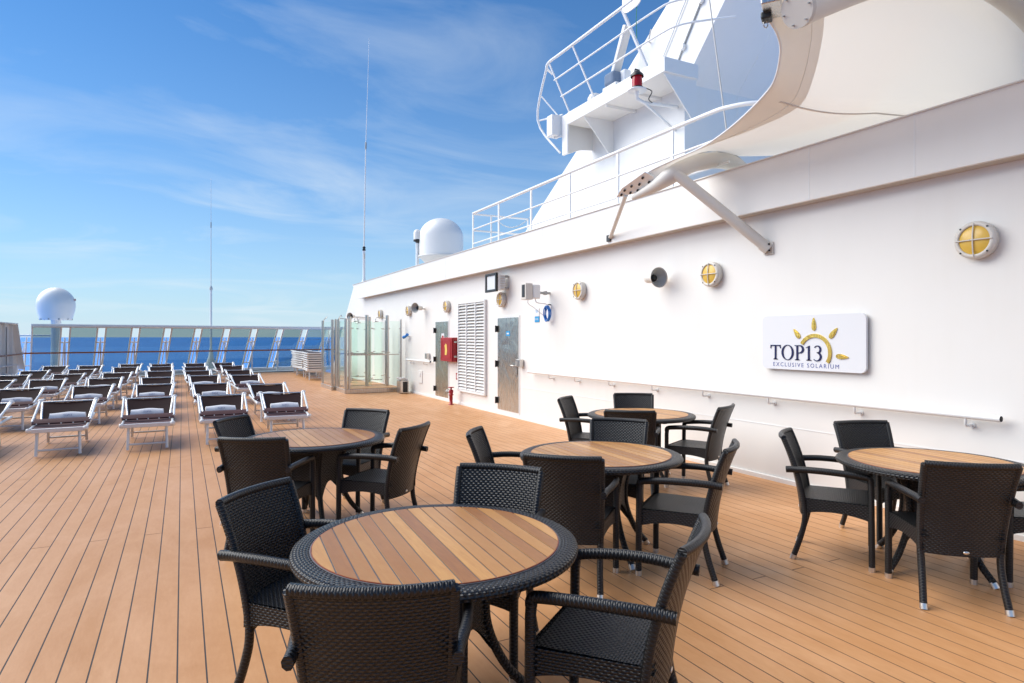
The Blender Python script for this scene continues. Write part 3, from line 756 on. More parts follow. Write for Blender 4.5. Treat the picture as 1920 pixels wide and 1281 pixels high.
MB().prism(rrect(.5, .42, .15), -.01, .01, Matrix(((0, 0, 1, 6.42), (1, 0, 0, 8.25), (0, 1, 0, 7.08), (0, 0, 0, 1)))).build('corner_plate', M['white_trim'], PR, True)
MB().tube(spline([(6.44, 8.15, 6.95), (6.46, 8.2, 6.7), (6.55, 8.3, 6.45)]), .006, 5).build('green_wire', mat('green_wire', (.05, .3, .12), .5), PR, True)
# searchlight/radar unit on the platform
t = thing('radar_unit', 'tilted radar scanner with blue cover standing on the mast platform', 'radar', (7.05, 9.55, 6.0))
MB().box((0, 0, .10), (.30, .42, .20), .02).build('base', M['white'], t)
MB().box((-.02, .02, .32), (.26, .30, .24), .05).build('cloth_cover', mat('blue_grey_cloth', (.18, .24, .33), .8), t)
MB().box((.02, -.12, .75), (.16, .10, .95), .02, Matrix.Rotation(R(27), 3, 'X')).build('scanner_bar', M['cream'], t)
MB().box((.1, -.15, .30), (.16, .18, .30), .03).build('motor', M['white_trim'], t)
MB().lathe([(0, 0), (.12, .01), (.14, .12), (.10, .2), (0, .22)], 16, Matrix.Translation((-.1, .52, .0))).build('small_dome', M['radome'], t)
t = thing('search_horn', 'white box lamp on the forward end of the mast platform', 'lamp', (6.62, 11.0, 5.7))
MB().box((0, 0, .12), (.24, .22, .42), .02).build('case', M['white_trim'], t)
MB().tube([(0, 0, -.1), (.08, -.15, -.1)], .02, 8).build('arm', M['white_trim'], t)
# red navigation light on bracket
t = thing('navigation_light', 'red navigation light with black cap on a white bracket below the platform', 'light', (6.4, 8.1, 5.5))
MB().lathe([(0, .0), (.15, .0), (.15, .02), (.05, .03)], 20).build('shelf', M['white_trim'], t)
MB().lathe([(.0, .03), (.095, .03), (.095, .06), (.0, .06)], 18).build('base_ring', M['black'], t)
MB().lathe([(.078, .06), (.082, .15), (.078, .235)], 20).build('red_glass', M['red_lens'], t)
MB().lathe([(.105, .225), (.10, .26), (.07, .29), (.05, .31), (0, .315)], 20).tube([(-.05, 0, .29), (-.04, 0, .34), (.04, 0, .34), (.05, 0, .29)], .012, 6).build('cap', M['black'], t)
MB().tube([(0, 0, .0), (0, 0, -.12), (.15, .02, -.15), (1.0, .2, -.02)], .028, 8).tube([(.15, .02, -.15), (1.0, .25, -.40)], .022, 8).build('bracket', M['white_trim'], t)
MB().tube(spline([(.08, -.1, .03), (.18, -.14, -.02), (.15, -.1, -.13), (.3, 0, -.13)]), .008, 5).build('wire', M['black'], t)
for x in (8.6, 9.3): MB().tube([(x, 8.118, 3.57), (x, 8.118, 5.80)], .008, 6).tube([(x, 8.10, 5.84), (x, 5.75, 8.4)], .008, 6).build('panel_seam', M['white_trim'], MH, True)
MB().tube([(7.375, 8.95, 6.02), (7.375, 7.65, 7.7)], .014, 8).build('hand_grip', M['white_trim'], MH, True)
MB().tube([(7.40, 9.0, 6.85), (7.32, 8.95, 6.83), (7.30, 8.85, 7.0)], .012, 8).build('hook', M['pole'], MH, True)
# conduit on the mast house, stay cable, small fittings
t = thing('cable_conduit', 'grey cable conduit with two clips climbing the mast house', 'conduit', (7.36, 8.0, 6.2))
MB().tube([(7.385, 8.55, 6.05), (7.385, 8.33, 6.12), (7.385, 8.12, 6.45), (7.385, 7.75, 6.95), (7.385, 7.2, 7.6)], .016, 8).build('pipe', M['grey_paint'], t, True)
for y, z in ((8.14, 6.42), (7.72, 7.0)): MB().tube([(7.395, y, z), (7.33, y, z)], .06, 12).build('clip', M['white_trim'], t, True)
t = thing('stay_cable', 'thin brown stay cable running down in front of the mast house', 'cable', (6.5, 6.5, 4.0))
MB().tube([(6.6, 6.93, 7.5), (6.6, 6.28, 3.57)], .010, 6).build('wire', M['soffit'], t, True)
t = thing('flag_bracket', 'small brown fitting on the shaded mast house face', 'fitting', (8.3, 8.1, 4.6))
MB().tube([(8.3, 8.115, 4.62), (8.33, 8.02, 4.66), (8.42, 7.98, 4.74)], .022, 8).build('hook', mat('brown_brass', (.25, .10, .06), .5), t, True)

# ------------------------------------------------------------------ canopy
CN = thing('canopy', 'white stretched membrane canopy with steel tube arms above the tables', 'canopy', (5.0, 4.0, 3.4))
A_ = Vector((5.0, 6.65, 3.455))
Oc = [(5.0, 6.65, 3.455), (4.97, 6.10, 3.585), (4.92, 5.62, 3.604), (4.84, 5.12, 3.592), (4.76, 4.79, 3.597), (4.62, 4.35, 3.629), (4.42, 3.88, 3.673), (4.27, 3.63, 3.709), (4.05, 3.395, 3.792), (3.90, 3.30, 3.846), (3.78, 3.256, 3.88), (3.68, 3.24, 3.919)]
Wc = [(5.0, 6.65, 3.455), (5.06, 6.10, 3.50), (5.15, 5.80, 3.62), (5.7, 5.84, 3.87), (6.4, 5.95, 3.93), (7.2, 5.1, 3.90), (7.7, 3.84, 3.98), (7.7, 3.6, 3.95), (7.7, 3.35, 3.85), (7.7, 3.2, 3.75), (7.7, 3.1, 3.65), (7.7, 3.0, 3.6)]
Bc = [0, 0, .02, .03, .03, .0, -.05, .15, .44, .72, .93, 1.03]
Oe = spline(Oc, 4); Wd = spline(Wc, 4); nO = len(Oe)
Bu = [p.x for p in spline([(b_, 0, 0) for b_ in Bc], 4)]
Oe += [Vector((3.6, 3.1 - .45 * k, 3.93)) for k in range(1, 13)]
Wd += [Vector((7.7, 2.9 - .45 * k, 3.57)) for k in range(1, 13)]
Bu += [1.05 - .12 * math.sin(k / 12 * PI) for k in range(1, 13)]
nT = len(Oe)
def mem(u, v):
    i = v * (nT - 1); k = min(int(i), nT - 2); f_ = i - k
    a = Oe[k].lerp(Oe[k + 1], f_); b_ = Wd[k].lerp(Wd[k + 1], f_)
    bul = Bu[k] + (Bu[k + 1] - Bu[k]) * f_
    p = a.lerp(b_, u); p.z += bul * max(0, 4 * u * (1 - u)) ** .9 + (.0 if bul > .3 else -.05 * math.sin(PI * min(1, u * 2.2)) * max(0, 1 - abs(k - 24) / 10)); return p
MB().grid(lambda u, v: mem(u, v), 26, nT - 1).build('membrane', M['membrane'], CN, True)
# hem along the concave edge
hem = MB(); hw_ = .13
hem.grid(lambda u, v: mem(u * hw_ * (.4 + .6 * min(1, v * 3)), v * (nO - 1) / (nT - 1)) + Vector((0, 0, -.006)), 4, 40); hem.build('hem', M['hem'], CN, True)
MB().tube([Oe[i] for i in range(nO)], .010, 6).build('edge_cord', M['white_trim'], CN, True)
MB().tube([mem(hw_ * .72 * (.4 + .6 * min(1, (i / (nT - 1)) * 3)), i / (nT - 1)) + Vector((0, 0, -.012)) for i in range(3, nO - 1)], .0022, 5).build('seam_line', M['white_trim'], CN, True)
MB().tube([mem(.06 + .88 * k / 20, 24 / (nT - 1)) + Vector((0, 0, -.006)) for k in range(21)], .016, 6, True, 1, .3).build('batten', M['hem'], CN, True)
# arm at the low corner, struts
arm = spline([(5.04, 6.46, 3.36), (5.05, 6.05, 3.42), (5.10, 5.76, 3.52), (5.4, 5.78, 3.67), (5.8, 5.84, 3.775), (6.2, 5.92, 3.80), (6.6, 6.0, 3.66), (6.7, 6.02, 3.56)], 6)
na = len(arm)
MB().tube(arm, [.03 + .07 * min(1, i / 10) for i in range(na)], 14).build('arm_tube', M['pole'], CN, True)
MB().tube([p + Vector((.03, .02, .13)) for p in arm[12:]], .012, 6).build('edge_cable', M['grey_paint'], CN, True)
MB().tube([(5.87, 5.12, 2.63), (5.08, 5.72, 3.50)], .062, 16).build('wall_strut', M['pole'], CN, True)
b = MB().tube([(5.89, 5.10, 2.60), (5.84, 5.145, 2.66)], .068, 12).box((5.888, 5.1, 2.61), (.02, .13, .14), .006); b.build('strut_foot', M['pole'], CN, True)
for dz in (-.04, .03): MB().tube([(5.85, 5.07, 2.62 + dz), (5.84, 5.05, 2.62 + dz)], .012, 8).build('bolt', M['black'], CN, True)
MB().tube([(5.70, 7.85, 3.10), (5.02, 6.58, 3.42)], .030, 12).build('tie_strut', M['pole'], CN, True)
MB().box((5.685, 7.87, 3.09), (.03, .09, .1), .008).build('tie_foot', M['black'], CN, True)
# corner plate
dirp = (Vector((4.97, 6.10, 3.575)) - A_).normalized(); sid = Vector((.62, .05, -.55)); sid = (sid - dirp * sid.dot(dirp)).normalized(); nn = dirp.cross(sid)
if nn.x > 0: nn = -nn
mt = Matrix(((dirp.x, sid.x, nn.x, A_.x), (dirp.y, sid.y, nn.y, A_.y), (dirp.z, sid.z, nn.z, A_.z), (0, 0, 0, 1)))
MB().prism([(-.10, .0), (.10, -.05), (.58, -.04), (.66, .15), (.40, .17), (.10, .07)], .015, .027, mt).build('corner_plate', M['alu_white'], CN, True)
for px, py in ((.02, .01), (.12, -.01), (.16, .06), (.26, .0), (.28, .09), (.38, .04), (.40, .12), (.50, .0), (.52, .09), (.58, .11)):
    MB().prism(circ(.014, 8, px, py), .027, .050, mt).build('bolt', M['black'], CN, True)
# high arch arm at Y = 2.95
arch = spline([(3.72, 2.96, 3.835), (4.40, 2.95, 4.17), (5.1, 2.94, 4.46), (5.82, 2.92, 4.56), (6.57, 2.90, 4.44), (7.2, 2.88, 4.08), (7.5, 2.87, 3.57)], 6)
MB().tube(arch, .115, 18, True, 1, 1).build('arch_tube', M['pole'], CN, True)
MB().tube([(3.685, 2.96, 3.820), (3.72, 2.96, 3.835)], .122, 18).build('end_cap', M['soffit'], CN, True)
for a in range(6): MB().tube([Vector((3.69 - .04 * math.sin(R(60 * a)), 2.96 + .10 * math.cos(R(60 * a)), 3.822 + .09 * math.sin(R(60 * a)))), Vector((3.665 - .04 * math.sin(R(60 * a)), 2.96 + .10 * math.cos(R(60 * a)), 3.812 + .09 * math.sin(R(60 * a))))], .006, 6).build('bolt', M['grey_paint'], CN, True)
MB().box((3.70, 3.17, 3.93), (.26, .13, .035), .008, Matrix.Rotation(R(35), 3, 'Z')).build('clamp_plate', M['steel'], CN, True)
MB().box((3.72, 3.24, 3.90), (.10, .07, .05), .01, Matrix.Rotation(R(35), 3, 'Z')).build('turnbuckle', M['black'], CN, True)
MB().tube([(3.72 + .022 * math.cos(R(30 * i)), 3.25, 3.855 + .026 * math.sin(R(30 * i))) for i in range(13)], .004, 6, False).build('shackle_ring', M['steel'], CN, True)

# ------------------------------------------------------------------ windscreen at the forward end
WS = thing('windscreen', 'long raked glass windscreen with white frames at the forward end of the deck', 'windscreen', (0, 31, 0))
e = Vector((.9766, .2149, 0)); oo = Vector((-.2149, .9766, 0)); T0 = Vector((-4.95, 29.31, 0)); LEAN = 1.4; ZT, ZB = 2.0, .17
def wp(t, z, off=0.): return T0 + e * t + oo * (LEAN * (ZT - z) / (ZT - ZB) + off) + Vector((0, 0, z))
PITW = 1.172; PW = .86; NP = 11; LEN = NP * PITW
up_ = (wp(0, ZT) - wp(0, ZB)).normalized()
MB().tube([wp(-.05, ZT + .03), wp(LEN, ZT + .03)], .095, 4, True, 1.2, 1).build('top_rail', M['white_trim'], WS, True)
MB().tube([wp(-.4, .06, .02), wp(LEN, .06, .02)], .13, 4, True, 1.3, 1).build('kerb', M['white'], WS, True)
MB().box((1.5, 31.35, .012), (13.2, .6, .02), 0, None, math.atan2(e.y, e.x)).build('sill_plate', M['white'], WS, True)
fr_ = mat('cream_mullion', (.84, .80, .74), .4)
for k in range(NP):
    t0, t1 = k * PITW, k * PITW + PW
    q = [wp(t0, ZB), wp(t1, ZB), wp(t1, ZT), wp(t0, ZT)]
    n_ = (q[1] - q[0]).cross(q[3] - q[0]).normalized() * .006
    vs = [p - n_ for p in q] + [p + n_ for p in q]
    MB().add(vs, [(3, 2, 1, 0), (4, 5, 6, 7), (0, 1, 5, 4), (1, 2, 6, 5), (2, 3, 7, 6), (3, 0, 4, 7)]).build('glass_pane', M['tint_glass'], WS, True)
    for t in (t0 - .012, t1 + .012): MB().tube([wp(t, ZB - .05), wp(t, ZT)], .042, 4, True, 1, 1.1).build('mullion', fr_, WS, True)
    tm_ = t1 + (PITW - PW) / 2
    b = MB(); z1_, z2_ = 1.42, .42
    pb = wp(tm_, 1.42, -.06); b.tube([Vector((pb.x, pb.y, 0.0)), Vector((pb.x, pb.y, 1.58))], .032, 6); b.build('strut_post', M['white_trim'], WS, True)
    for zz in (1.40, z2_): MB().tube([wp(t1, zz), wp(t1 + PITW - PW, zz)], .034, 6).build('crossbar', M['white_trim'], WS, True)
    MB().tube([wp(tm_ - .02, 1.40), wp(tm_ - .02, z2_)], .026, 6).build('sloping_bar', M['white_trim'], WS, True)
pb = wp(-.16, 1.42, -.06)
MB().tube([Vector((pb.x - .1, pb.y, 0.0)), Vector((pb.x, pb.y, 1.6))], .032, 6).tube([wp(-.02, 1.4), wp(-.3, 1.4)], .03, 6).tube([wp(-.02, .5), wp(-.35, .5)], .03, 6).tube([wp(-.45, .1), wp(-.18, 1.45)], .03, 6).build('end_strut', M['white_trim'], WS, True)
HRt = [wp(-.3, 1.0, -.52 - 0)] + [wp(i * 1.2, 1.0, -.50) for i in range(0, 11)]
MB().tube(HRt, .030, 10).build('teak_handrail', M['teak_rail'], WS, True)
MB().tube(spline([Vector((-5.12, 20, 1.0)), Vector((-5.12, 26.5, 1.0)), Vector((-5.1, 28.3, 1.0)), HRt[0]], 5), .030, 10).build('teak_handrail', M['teak_rail'], WS, True)
for k in (4, 8): 
    p = wp(k * PITW - .15, .35, -.9); MB().box((p.x, p.y + .35, .42), (.16, .16, .16), .03).tube([(p.x, p.y + .35, 0), (p.x, p.y + .35, .4)], .03, 8).build('deck_light', M['white_trim'], WS, True)
# ------------------------------------------------------------------ side bulwark, port
BW = thing('side_bulwark', 'white ribbed steel bulwark closing the deck at the left edge', 'bulwark', (-5.35, 14, 0))
MB().prism([(-3, -.4), (29.6, -.4), (29.45, .6), (28.45, 2.06), (-3, 2.06)], -5.46, -5.43, YZ(0)).build('plating', M['white'], BW, True)
MB().prism([(-3, 2.065), (28.45, 2.065), (28.45, 2.10), (-3, 2.10)], -5.48, -5.22, YZ(0)).build('cap_rail', M['white'], BW, True)
MB().prism([(28.46, 2.06), (28.50, 2.09), (29.62, .45), (29.58, .40)], -5.48, -5.24, YZ(0)).build('sloping_cap', M['white'], BW, True)
rb = MB().prism([(0, 0), (.10, 0), (.10, 2.06), (0, 2.06)], -.028, .028).mesh('rib', M['white'])
for i in range(26):
    y = 28.2 - i * 1.05; q = link('rib', rb, BW); q.rotation_euler = (R(90), 0, 0); q.location = Vector((-5.43, y, 0)) - BW.location
for i in range(12):
    MB().box((-5.428, 28.2 - i * 1.05 - .55, 1.15), (.006, .30, 1.6)).build('dark_opening', M['dark_gap'], BW, True)
MB().tube([(-5.3, -3, .62), (-5.3, 28.6, .62)], .03, 8).build('pipe', M['white_trim'], BW, True)

# ------------------------------------------------------------------ shower cabins
def cabin(x0_, x1_, y0_, y1_, label):
    t = thing('shower_cabin', label, 'shower', ((x0_ + x1_) / 2, (y0_ + y1_) / 2, 0))
    b = MB().box(((x0_ + x1_) / 2, (y0_ + y1_) / 2, .06), (x1_ - x0_, y1_ - y0_, .12), .006); b.build('tray', M['steel'], t, True)
    MB().box(((x0_ + x1_) / 2, (y0_ + y1_) / 2, .126), (x1_ - x0_ - .1, y1_ - y0_ - .1, .012)).build('tray_floor', M['plank'], t, True)
    zt = 2.13
    def post(x, y, z=zt, r=.034): MB().tube([(x, y, .12), (x, y, z)], r, 14).build('post', M['steel'], t, True)
    def pane(xa, ya, xb, yb, za=.20, zb=2.08):
        d = Vector((xb - xa, yb - ya, 0)); n_ = Vector((-d.y, d.x, 0)).normalized() * .006; q = [Vector((xa, ya, za)), Vector((xb, yb, za)), Vector((xb, yb, zb)), Vector((xa, ya, zb))]
        vs = [p - n_ for p in q] + [p + n_ for p in q]
        MB().add(vs, [(3, 2, 1, 0), (4, 5, 6, 7), (0, 1, 5, 4), (1, 2, 6, 5), (2, 3, 7, 6), (3, 0, 4, 7)]).build('glass_pane', M['green_glass'], t, True)
        for f_ in (.06, .94):
            for z in (.42, 1.16, 1.86):
                p = q[0].lerp(q[1], f_); MB().tube([(p.x, p.y, z), (p.x - d.normalized().x * .07 * (1 if f_ < .5 else -1), p.y - d.normalized().y * .07 * (1 if f_ < .5 else -1), z)], .014, 8).build('glass_clamp', M['steel'], t, True)
    e_ = .05
    post(x0_ + e_, y0_ + e_); post(x0_ + e_, y1_ - e_); post(x0_ + e_ + .09, y0_ + e_ - .0, 2.15, .030)
    post(x0_ + e_, y0_ + e_ + .1, 2.14, .03); post(x0_ + e_, y1_ - e_ - .1, 2.14, .03)
    pane(x0_ + e_, y0_ + .22, x0_ + e_, y1_ - .22)
    xm = x0_ + (x1_ - x0_) * .5
    pane(x0_ + .22, y0_ + e_, xm - .06, y0_ + e_); pane(xm + .10, y1_ - .06, x1_ - .3, y1_ - .06)
    pane(x1_ - .36, y0_ + e_ + .1, x1_ - .05, y0_ + e_ + .1)
    post(x1_ - .01, y0_ + e_ + .1, 2.13, .024)
    MB().tube([(x0_ + e_, y0_ + e_, 1.10), (x1_ - .1, y0_ + e_ + .02, 1.10)], .018, 8).build('towel_bar', M['steel'], t, True)
    MB().tube([(x0_ + .1, y1_ - e_, .30), (x1_ - .3, y1_ - e_, .30)], .014, 8).build('lower_bar', M['steel'], t, True)
    for cx_ in (xm, x1_ - .22):
        yc_ = y1_ - .35
        MB().tube([(cx_, yc_, .12), (cx_, yc_, 2.27)], .052, 16).build('shower_column', M['steel'], t, True)
        MB().tube(spline([(cx_, yc_, 2.18), (cx_ - .22, yc_ - .03, 2.20), (cx_ - .36, yc_ - .05, 2.19), (cx_ - .38, yc_ - .05, 2.10)], 4), .012, 8).build('shower_arm', M['steel'], t, True)
        MB().lathe([(0, .0), (.10, .0), (.10, .015), (.02, .03), (.015, .05)], 18, Matrix.Translation((cx_ - .38, yc_ - .05, 2.06))).build('shower_head', M['steel'], t, True)
        MB().tube([(cx_, yc_, 1.15), (cx_ - .08, yc_ - .04, 1.15)], .022, 10).build('tap', M['steel'], t, True)
    MB().tube(spline([(x0_ + e_, y1_ - e_, 2.12), (x0_ + e_ + .05, (y0_ + y1_) / 2 + .3, 2.26), (x0_ + e_, y1_ - e_ - .55, 2.20)], 4), .01, 6).build('top_hoop', M['steel'], t, True)
    return t
cabin(4.08, 5.78, 18.25, 19.45, 'nearer glass shower cabin with steel columns beside the wall')
cabin(3.98, 5.7, 19.6, 21.25, 'farther glass shower cabin behind the nearer one')

# ------------------------------------------------------------------ sun loungers
def lounger_parts(root, folded=False):
    al = M['alu_white']
    W_ = .315
    b = MB()
    for s in (-1, 1): b.tube([(s * W_, .02, .362), (s * W_, 1.90, .362)], .026, 8, True, .7, 1.15)
    b.box((0, .018, .358), (2 * W_ + .03, .03, .058), .008); b.tube([(-W_, 1.88, .365), (W_, 1.88, .365)], .02, 8)
    for y in (.15, 1.15): b.tube([(-W_, y, .335), (W_, y, .335)], .013, 6)
    b.build('frame', al, root)
    for s in (-1, 1): MB().lathe([(0, -.012), (.028, -.01), (.034, .02), (.028, .045), (0, .05)], 10, Matrix.Translation((s * W_, .005, .35))).build('corner_cap', M['white_trim'], root)
    if not folded:
        MB().grid(lambda u, v: (-W_ + .02 + (2 * W_ - .04) * u, .04 + .98 * v, .378 - .018 * (4 * u * (1 - u)) * math.sin(PI * v)), 8, 10).build('seat', M['mesh_seat'], root)
        bk = lambda u, v: ((-.315 + .63 * u) * (.88 + .12 * v), 1.03 + .565 * v + .02 * math.sin(PI * v), .382 + .228 * v - .02 * (4 * u * (1 - u)))
        MB().grid(bk, 8, 8).build('backrest', M['mesh_shaded'], root)
        b = MB()
        for s in (-1, 1): b.tube([(s * .285, 1.02, .37), (s * .335, 1.60, .61)], .016, 8)
        b.tube([(-.335, 1.60, .61), (.335, 1.60, .61)], .014, 8); b.build('back_frame', M['alu'], root)
        for s in (-1, 1):
            MB().lathe([(0, -.03), (.03, -.025), (.038, 0), (.03, .025), (0, .03)], 10, Matrix.Translation((s * .362, 1.62, .62))).build('hinge_knob', M['white_trim'], root)
            MB().tube([(s * .365, 1.62, .62), (s * .337, .50, .425)], .017, 8).build('shade_arm', al, root)
        MB().grid(lambda u, v: (-.337 + .674 * u, .455 + .16 * v, .405 + .05 * v + .012 * math.sin(PI * v)), 6, 4).tube([(-.337, .455, .405), (.337, .455, .405)], .013, 6).build('sunshade', M['mesh_seat'], root)
        for k in range(5): MB().box((-.28 + .14 * k, .445, .402), (.016, .012, .016), .003).build('stud', M['white_trim'], root)
        yr = ((.13, .07), (1.36, 1.42))
    else:
        MB().box((0, .95, .372), (2 * W_ - .03, 1.80, .020)).build('seat', M['mesh_shaded'], root)
        yr = ((.13, .07), (1.36, 1.42))
    return yr
def legs(root, yr):
    for yt, yb in yr:
        for s in (-1, 1):
            MB().tube([(s * .235, yt, .35), (s * .245, yb, .012)], .019, 8, True, .75, 1.1).build('leg', M['alu_white'], root)
        MB().tube([(-.24, yb + (yt - yb) * .22, .085), (.24, yb + (yt - yb) * .22, .085)], .015, 8).build('crossbar', M['alu_white'], root)
LG = thing('sun_lounger', 'x', 'sun lounger', (0, 0, 0), 0, 'sun loungers in rows on the open deck')
legs(LG, lounger_parts(LG))
def make_towel():
    def f(u, v):
        a = 2 * PI * v; x = -.22 + .44 * u
        sq = (abs(math.cos(a)) ** 3 + abs(math.sin(a)) ** 3) ** (-1 / 3)
        y = .060 * math.cos(a) * sq + .004 * math.sin(x * 31)
        z = .056 * math.sin(a) * sq + .004 * math.sin(x * 17 + 1) + .010 * math.sin(u * PI)
        return (x + .006 * math.sin(a * 2 + 1) * (1 if u > .5 else -1), y + z * .5, z + .062)
    t = thing('rolled_towel', 'x', 'towel', (0, 0, 0), 0, 'white rolled towels on the sun loungers')
    b = MB().grid(f, 18, 16)
    for k in (0, 1):
        b.add([f(k, j / 16) for j in range(16)], [tuple(range(16)) if k else tuple(reversed(range(16)))])
    b.build('roll', M['towel'], t)
    b = MB(); k = .105 / GADV; mt = Matrix.Translation((-.05, -.073, .082)) @ Matrix.Rotation(R(90 - 25), 4, 'X')
    for g in GLY:
        for q in g: b.prism([(a * k, c * .026) for a, c in q], 0, .004, mt)
    b.build('towel_print', M['towel_text'], t)
    return t
TW = make_towel()
cols = {0: -3.78, 1: -2.72, 2: -1.60, 3: -.52, 4: .50, 5: 1.53}
rows = [12.12, 15.25, 18.15, 20.85, 24.0, 27.0]
tweak = {(1, 2): (-1.57, 0), (1, 0): (-2.72, 0)}
ordn = ['first', 'second', 'third', 'fourth', 'fifth', 'sixth']
dyc = {0: [0, 0, .1, -.2, -.9, -.5], 1: [0, -.05, .05, -.25, -.6, -.6], 2: [-.3, .25, .05, -.05, .45, .25], 3: [.0, .15, -.15, .4, .4, -.15], 4: [.15, -.1, .2, .15, -.35, -.15], 5: [.0, -.85, 0, .05, .2, 0]}
towels = {(0, 1), (0, 2), (0, 3), (0, 4), (0, 5), (1, 1), (1, 2), (1, 3), (1, 4), (1, 5), (2, 1), (2, 2), (2, 4), (2, 5), (1, 0)}
R1 = {1: -2.60, 2: -1.49, 3: -.44, 4: .57, 5: 1.46}; Z1 = {1: 2, 2: 3.0, 3: 1.2, 4: -1.0, 5: -4.5}
first = True
for r in range(6):
    for c in range(6):
        if r == 0 and c == 0: continue
        yk = 12.05 if r == 0 else rows[r] + dyc[c][r]; x = R1[c] if r == 0 else cols[c] + random.uniform(-.03, .03) - .02 * r + .03
        rz = R(Z1[c]) if r == 0 else R(random.uniform(-2.6, 3.0))
        tw = (r, c) in towels
        lab = 'brown lounger %s, %s row from tables, %s column from bulwark' % ('with rolled towel' if tw else 'without towel', ordn[r], ordn[c])
        if first: lg = LG; lg.location = (x, yk - 1.61, 0); lg.rotation_euler = (0, 0, rz); lg['label'] = lab; first = False
        else: lg = dup(LG, (x, yk - 1.61, 0), rz, lab)
        if tw:
            tl_ = 'rolled towel on lounger in %s row from tables, %s column from bulwark' % (ordn[r], ordn[c])
            tx = x + random.uniform(-.05, .05) - math.sin(rz) * .95
            loc = (tx, yk - 1.61 + .95, .372); rr = rz + R(random.uniform(-3, 3))
            if not TW.get('used'): TW['used'] = 1; TW.location = loc; TW.rotation_euler = (0, 0, rr); TW['label'] = tl_
            else: dup(TW, loc, rr, tl_)
if 'used' in TW: 
    for o in bpy.data.objects:
        if 'used' in o: del o['used']
# folded loungers in stacks by the showers
FG = thing('folded_lounger', 'x', 'sun lounger', (0, 0, 0), 0, 'folded sun loungers stacked by the showers')
yrf = lounger_parts(FG, True)
FB_ = thing('folded_lounger', 'x', 'sun lounger', (0, 0, 0), 0, 'folded sun loungers stacked by the showers')
legs(FB_, lounger_parts(FB_, True))
uf = ub = False
for s, (x, y, rz, lab) in enumerate(((4.42, 24.4, -4, 'nearest stack beside the glass showers'), (4.55, 26.4, 3, 'middle stack by the showers'), (4.6, 28.3, -3, 'farthest stack by the windscreen'))):
    for k in range(9):
        l = 'folded lounger, %s of the %s' % ('bottom one on legs' if k == 0 else 'top one' if k == 8 else ordn[k - 1] + ' above the bottom' if k < 7 else 'second from the top', lab)
        src = FB_ if k == 0 else FG
        loc = (x + random.uniform(-.015, .015), y + random.uniform(-.02, .02), k * .083 - .03 * (k > 0)); rr = R(rz + random.uniform(-1, 1))
        if k == 0 and not ub: ub = True; src.location = loc; src.rotation_euler = (0, 0, rr); src['label'] = l
        elif k > 0 and not uf: uf = True; src.location = loc; src.rotation_euler = (0, 0, rr); src['label'] = l
        else: dup(src, loc, rr, l)

# ------------------------------------------------------------------ tables
WK = M['wicker']
TR, TI = .605, .525
def make_table():
    t = thing('round_table', 'x', 'table', (0, 0, 0), 0, 'round teak and wicker tables')
    b = MB(); prof = [(TI - .01, .725), (TI, .736), (TI + .03, .7385), (TR - .02, .737), (TR - .005, .730), (TR, .718), (TR - .004, .704), (TR - .02, .697), (TI - .06, .70)]
    n = 72; vs = []; L = [0]
    for i in range(1, len(prof)): L.append(L[-1] + math.hypot(prof[i][0] - prof[i - 1][0], prof[i][1] - prof[i - 1][1]))
    b.lathe(prof, n); b.build('rim', WK, t)
    MB().lathe([(0, .700), (TI + .002, .700), (TI + .002, .7375), (0, .7375)], 48, None, False).build('core', M['slat_caulk'], t)
    MB().lathe([(TI - .0065, .738), (TI - .003, .738), (TI - .003, .7405), (TI - .0065, .7405)], 64, None, False).build('slat_edging', M['slat_edge'], t)
    pit = 2 * TI / 16; RI = TI - .007
    for k in range(16):
        xa = -TI + k * pit + .0034; xb = -TI + (k + 1) * pit - .0034
        xa = max(xa, -RI + .0005); xb = min(xb, RI - .0005)
        if xb <= xa: continue
        po = []; m = 6
        for i in range(m + 1):
            x = xa + (xb - xa) * i / m; po.append((x, -math.sqrt(max(0, RI * RI - x * x))))
        for i in range(m + 1):
            x = xb + (xa - xb) * i / m; po.append((x, math.sqrt(max(0, RI * RI - x * x))))
        q = []
        for p in po:
            if not q or math.hypot(p[0] - q[-1][0], p[1] - q[-1][1]) > 1e-4: q.append(p)
        MB().prism(q, .7380, .7412).build('slat', M['slat'], t)
    # hourglass base: four curved legs with arched woven fins
    prz = [(.31, .70), (.26, .60), (.225, .48), (.225, .36), (.262, .24), (.33, .12), (.412, .03)]
    lc = spline([(r, 0, z) for r, z in prz], 4)
    for k in range(4):
        rot = Matrix.Rotation(R(90 * k), 4, 'Z')
        lg = MB().tube([rot @ p for p in lc], .022, 8).build('leg', WK, t)
        a = rot @ Vector((.402, 0, .034)); c = rot @ Vector((.424, 0, .0))
        MB().tube([a, c], .024, 8).build('foot_cap', M['alu'], lg)
        rot2 = Matrix.Rotation(R(90 * k + 90), 4, 'Z')
        def lr(z):
            for (ra, za), (rb_, zb_) in zip(prz[:-1], prz[1:]):
                if zb_ <= z <= za: return rb_ + (ra - rb_) * (z - zb_) / (za - zb_)
            return prz[0][0]
        def skirt(u, v, d=0., rot=rot, rot2=rot2):
            zb = .17 + .20 * math.sin(PI * u) ** .7; z = zb + (.695 - zb) * v; r_ = lr(z) - d
            return (rot @ Vector((r_, 0, z))).lerp(rot2 @ Vector((r_, 0, z)), u)
        MB().grid(lambda u, v: skirt(u, v), 14, 12).grid(lambda u, v: skirt(1 - u, v, .014), 14, 12).build('woven_skirt', WK, t)
    b = MB().box((0, 0, .690), (.80, .05, .02)).box((0, 0, .672), (.05, .80, .015)); b.build('top_bearer', M['black'], t)
    return t
TB = make_table()
tabs = {1: (.977, 2.60), 2: (1.02, 5.75), 3: (2.79, 3.97), 4: (4.67, 2.64), 5: (4.645, 5.81)}
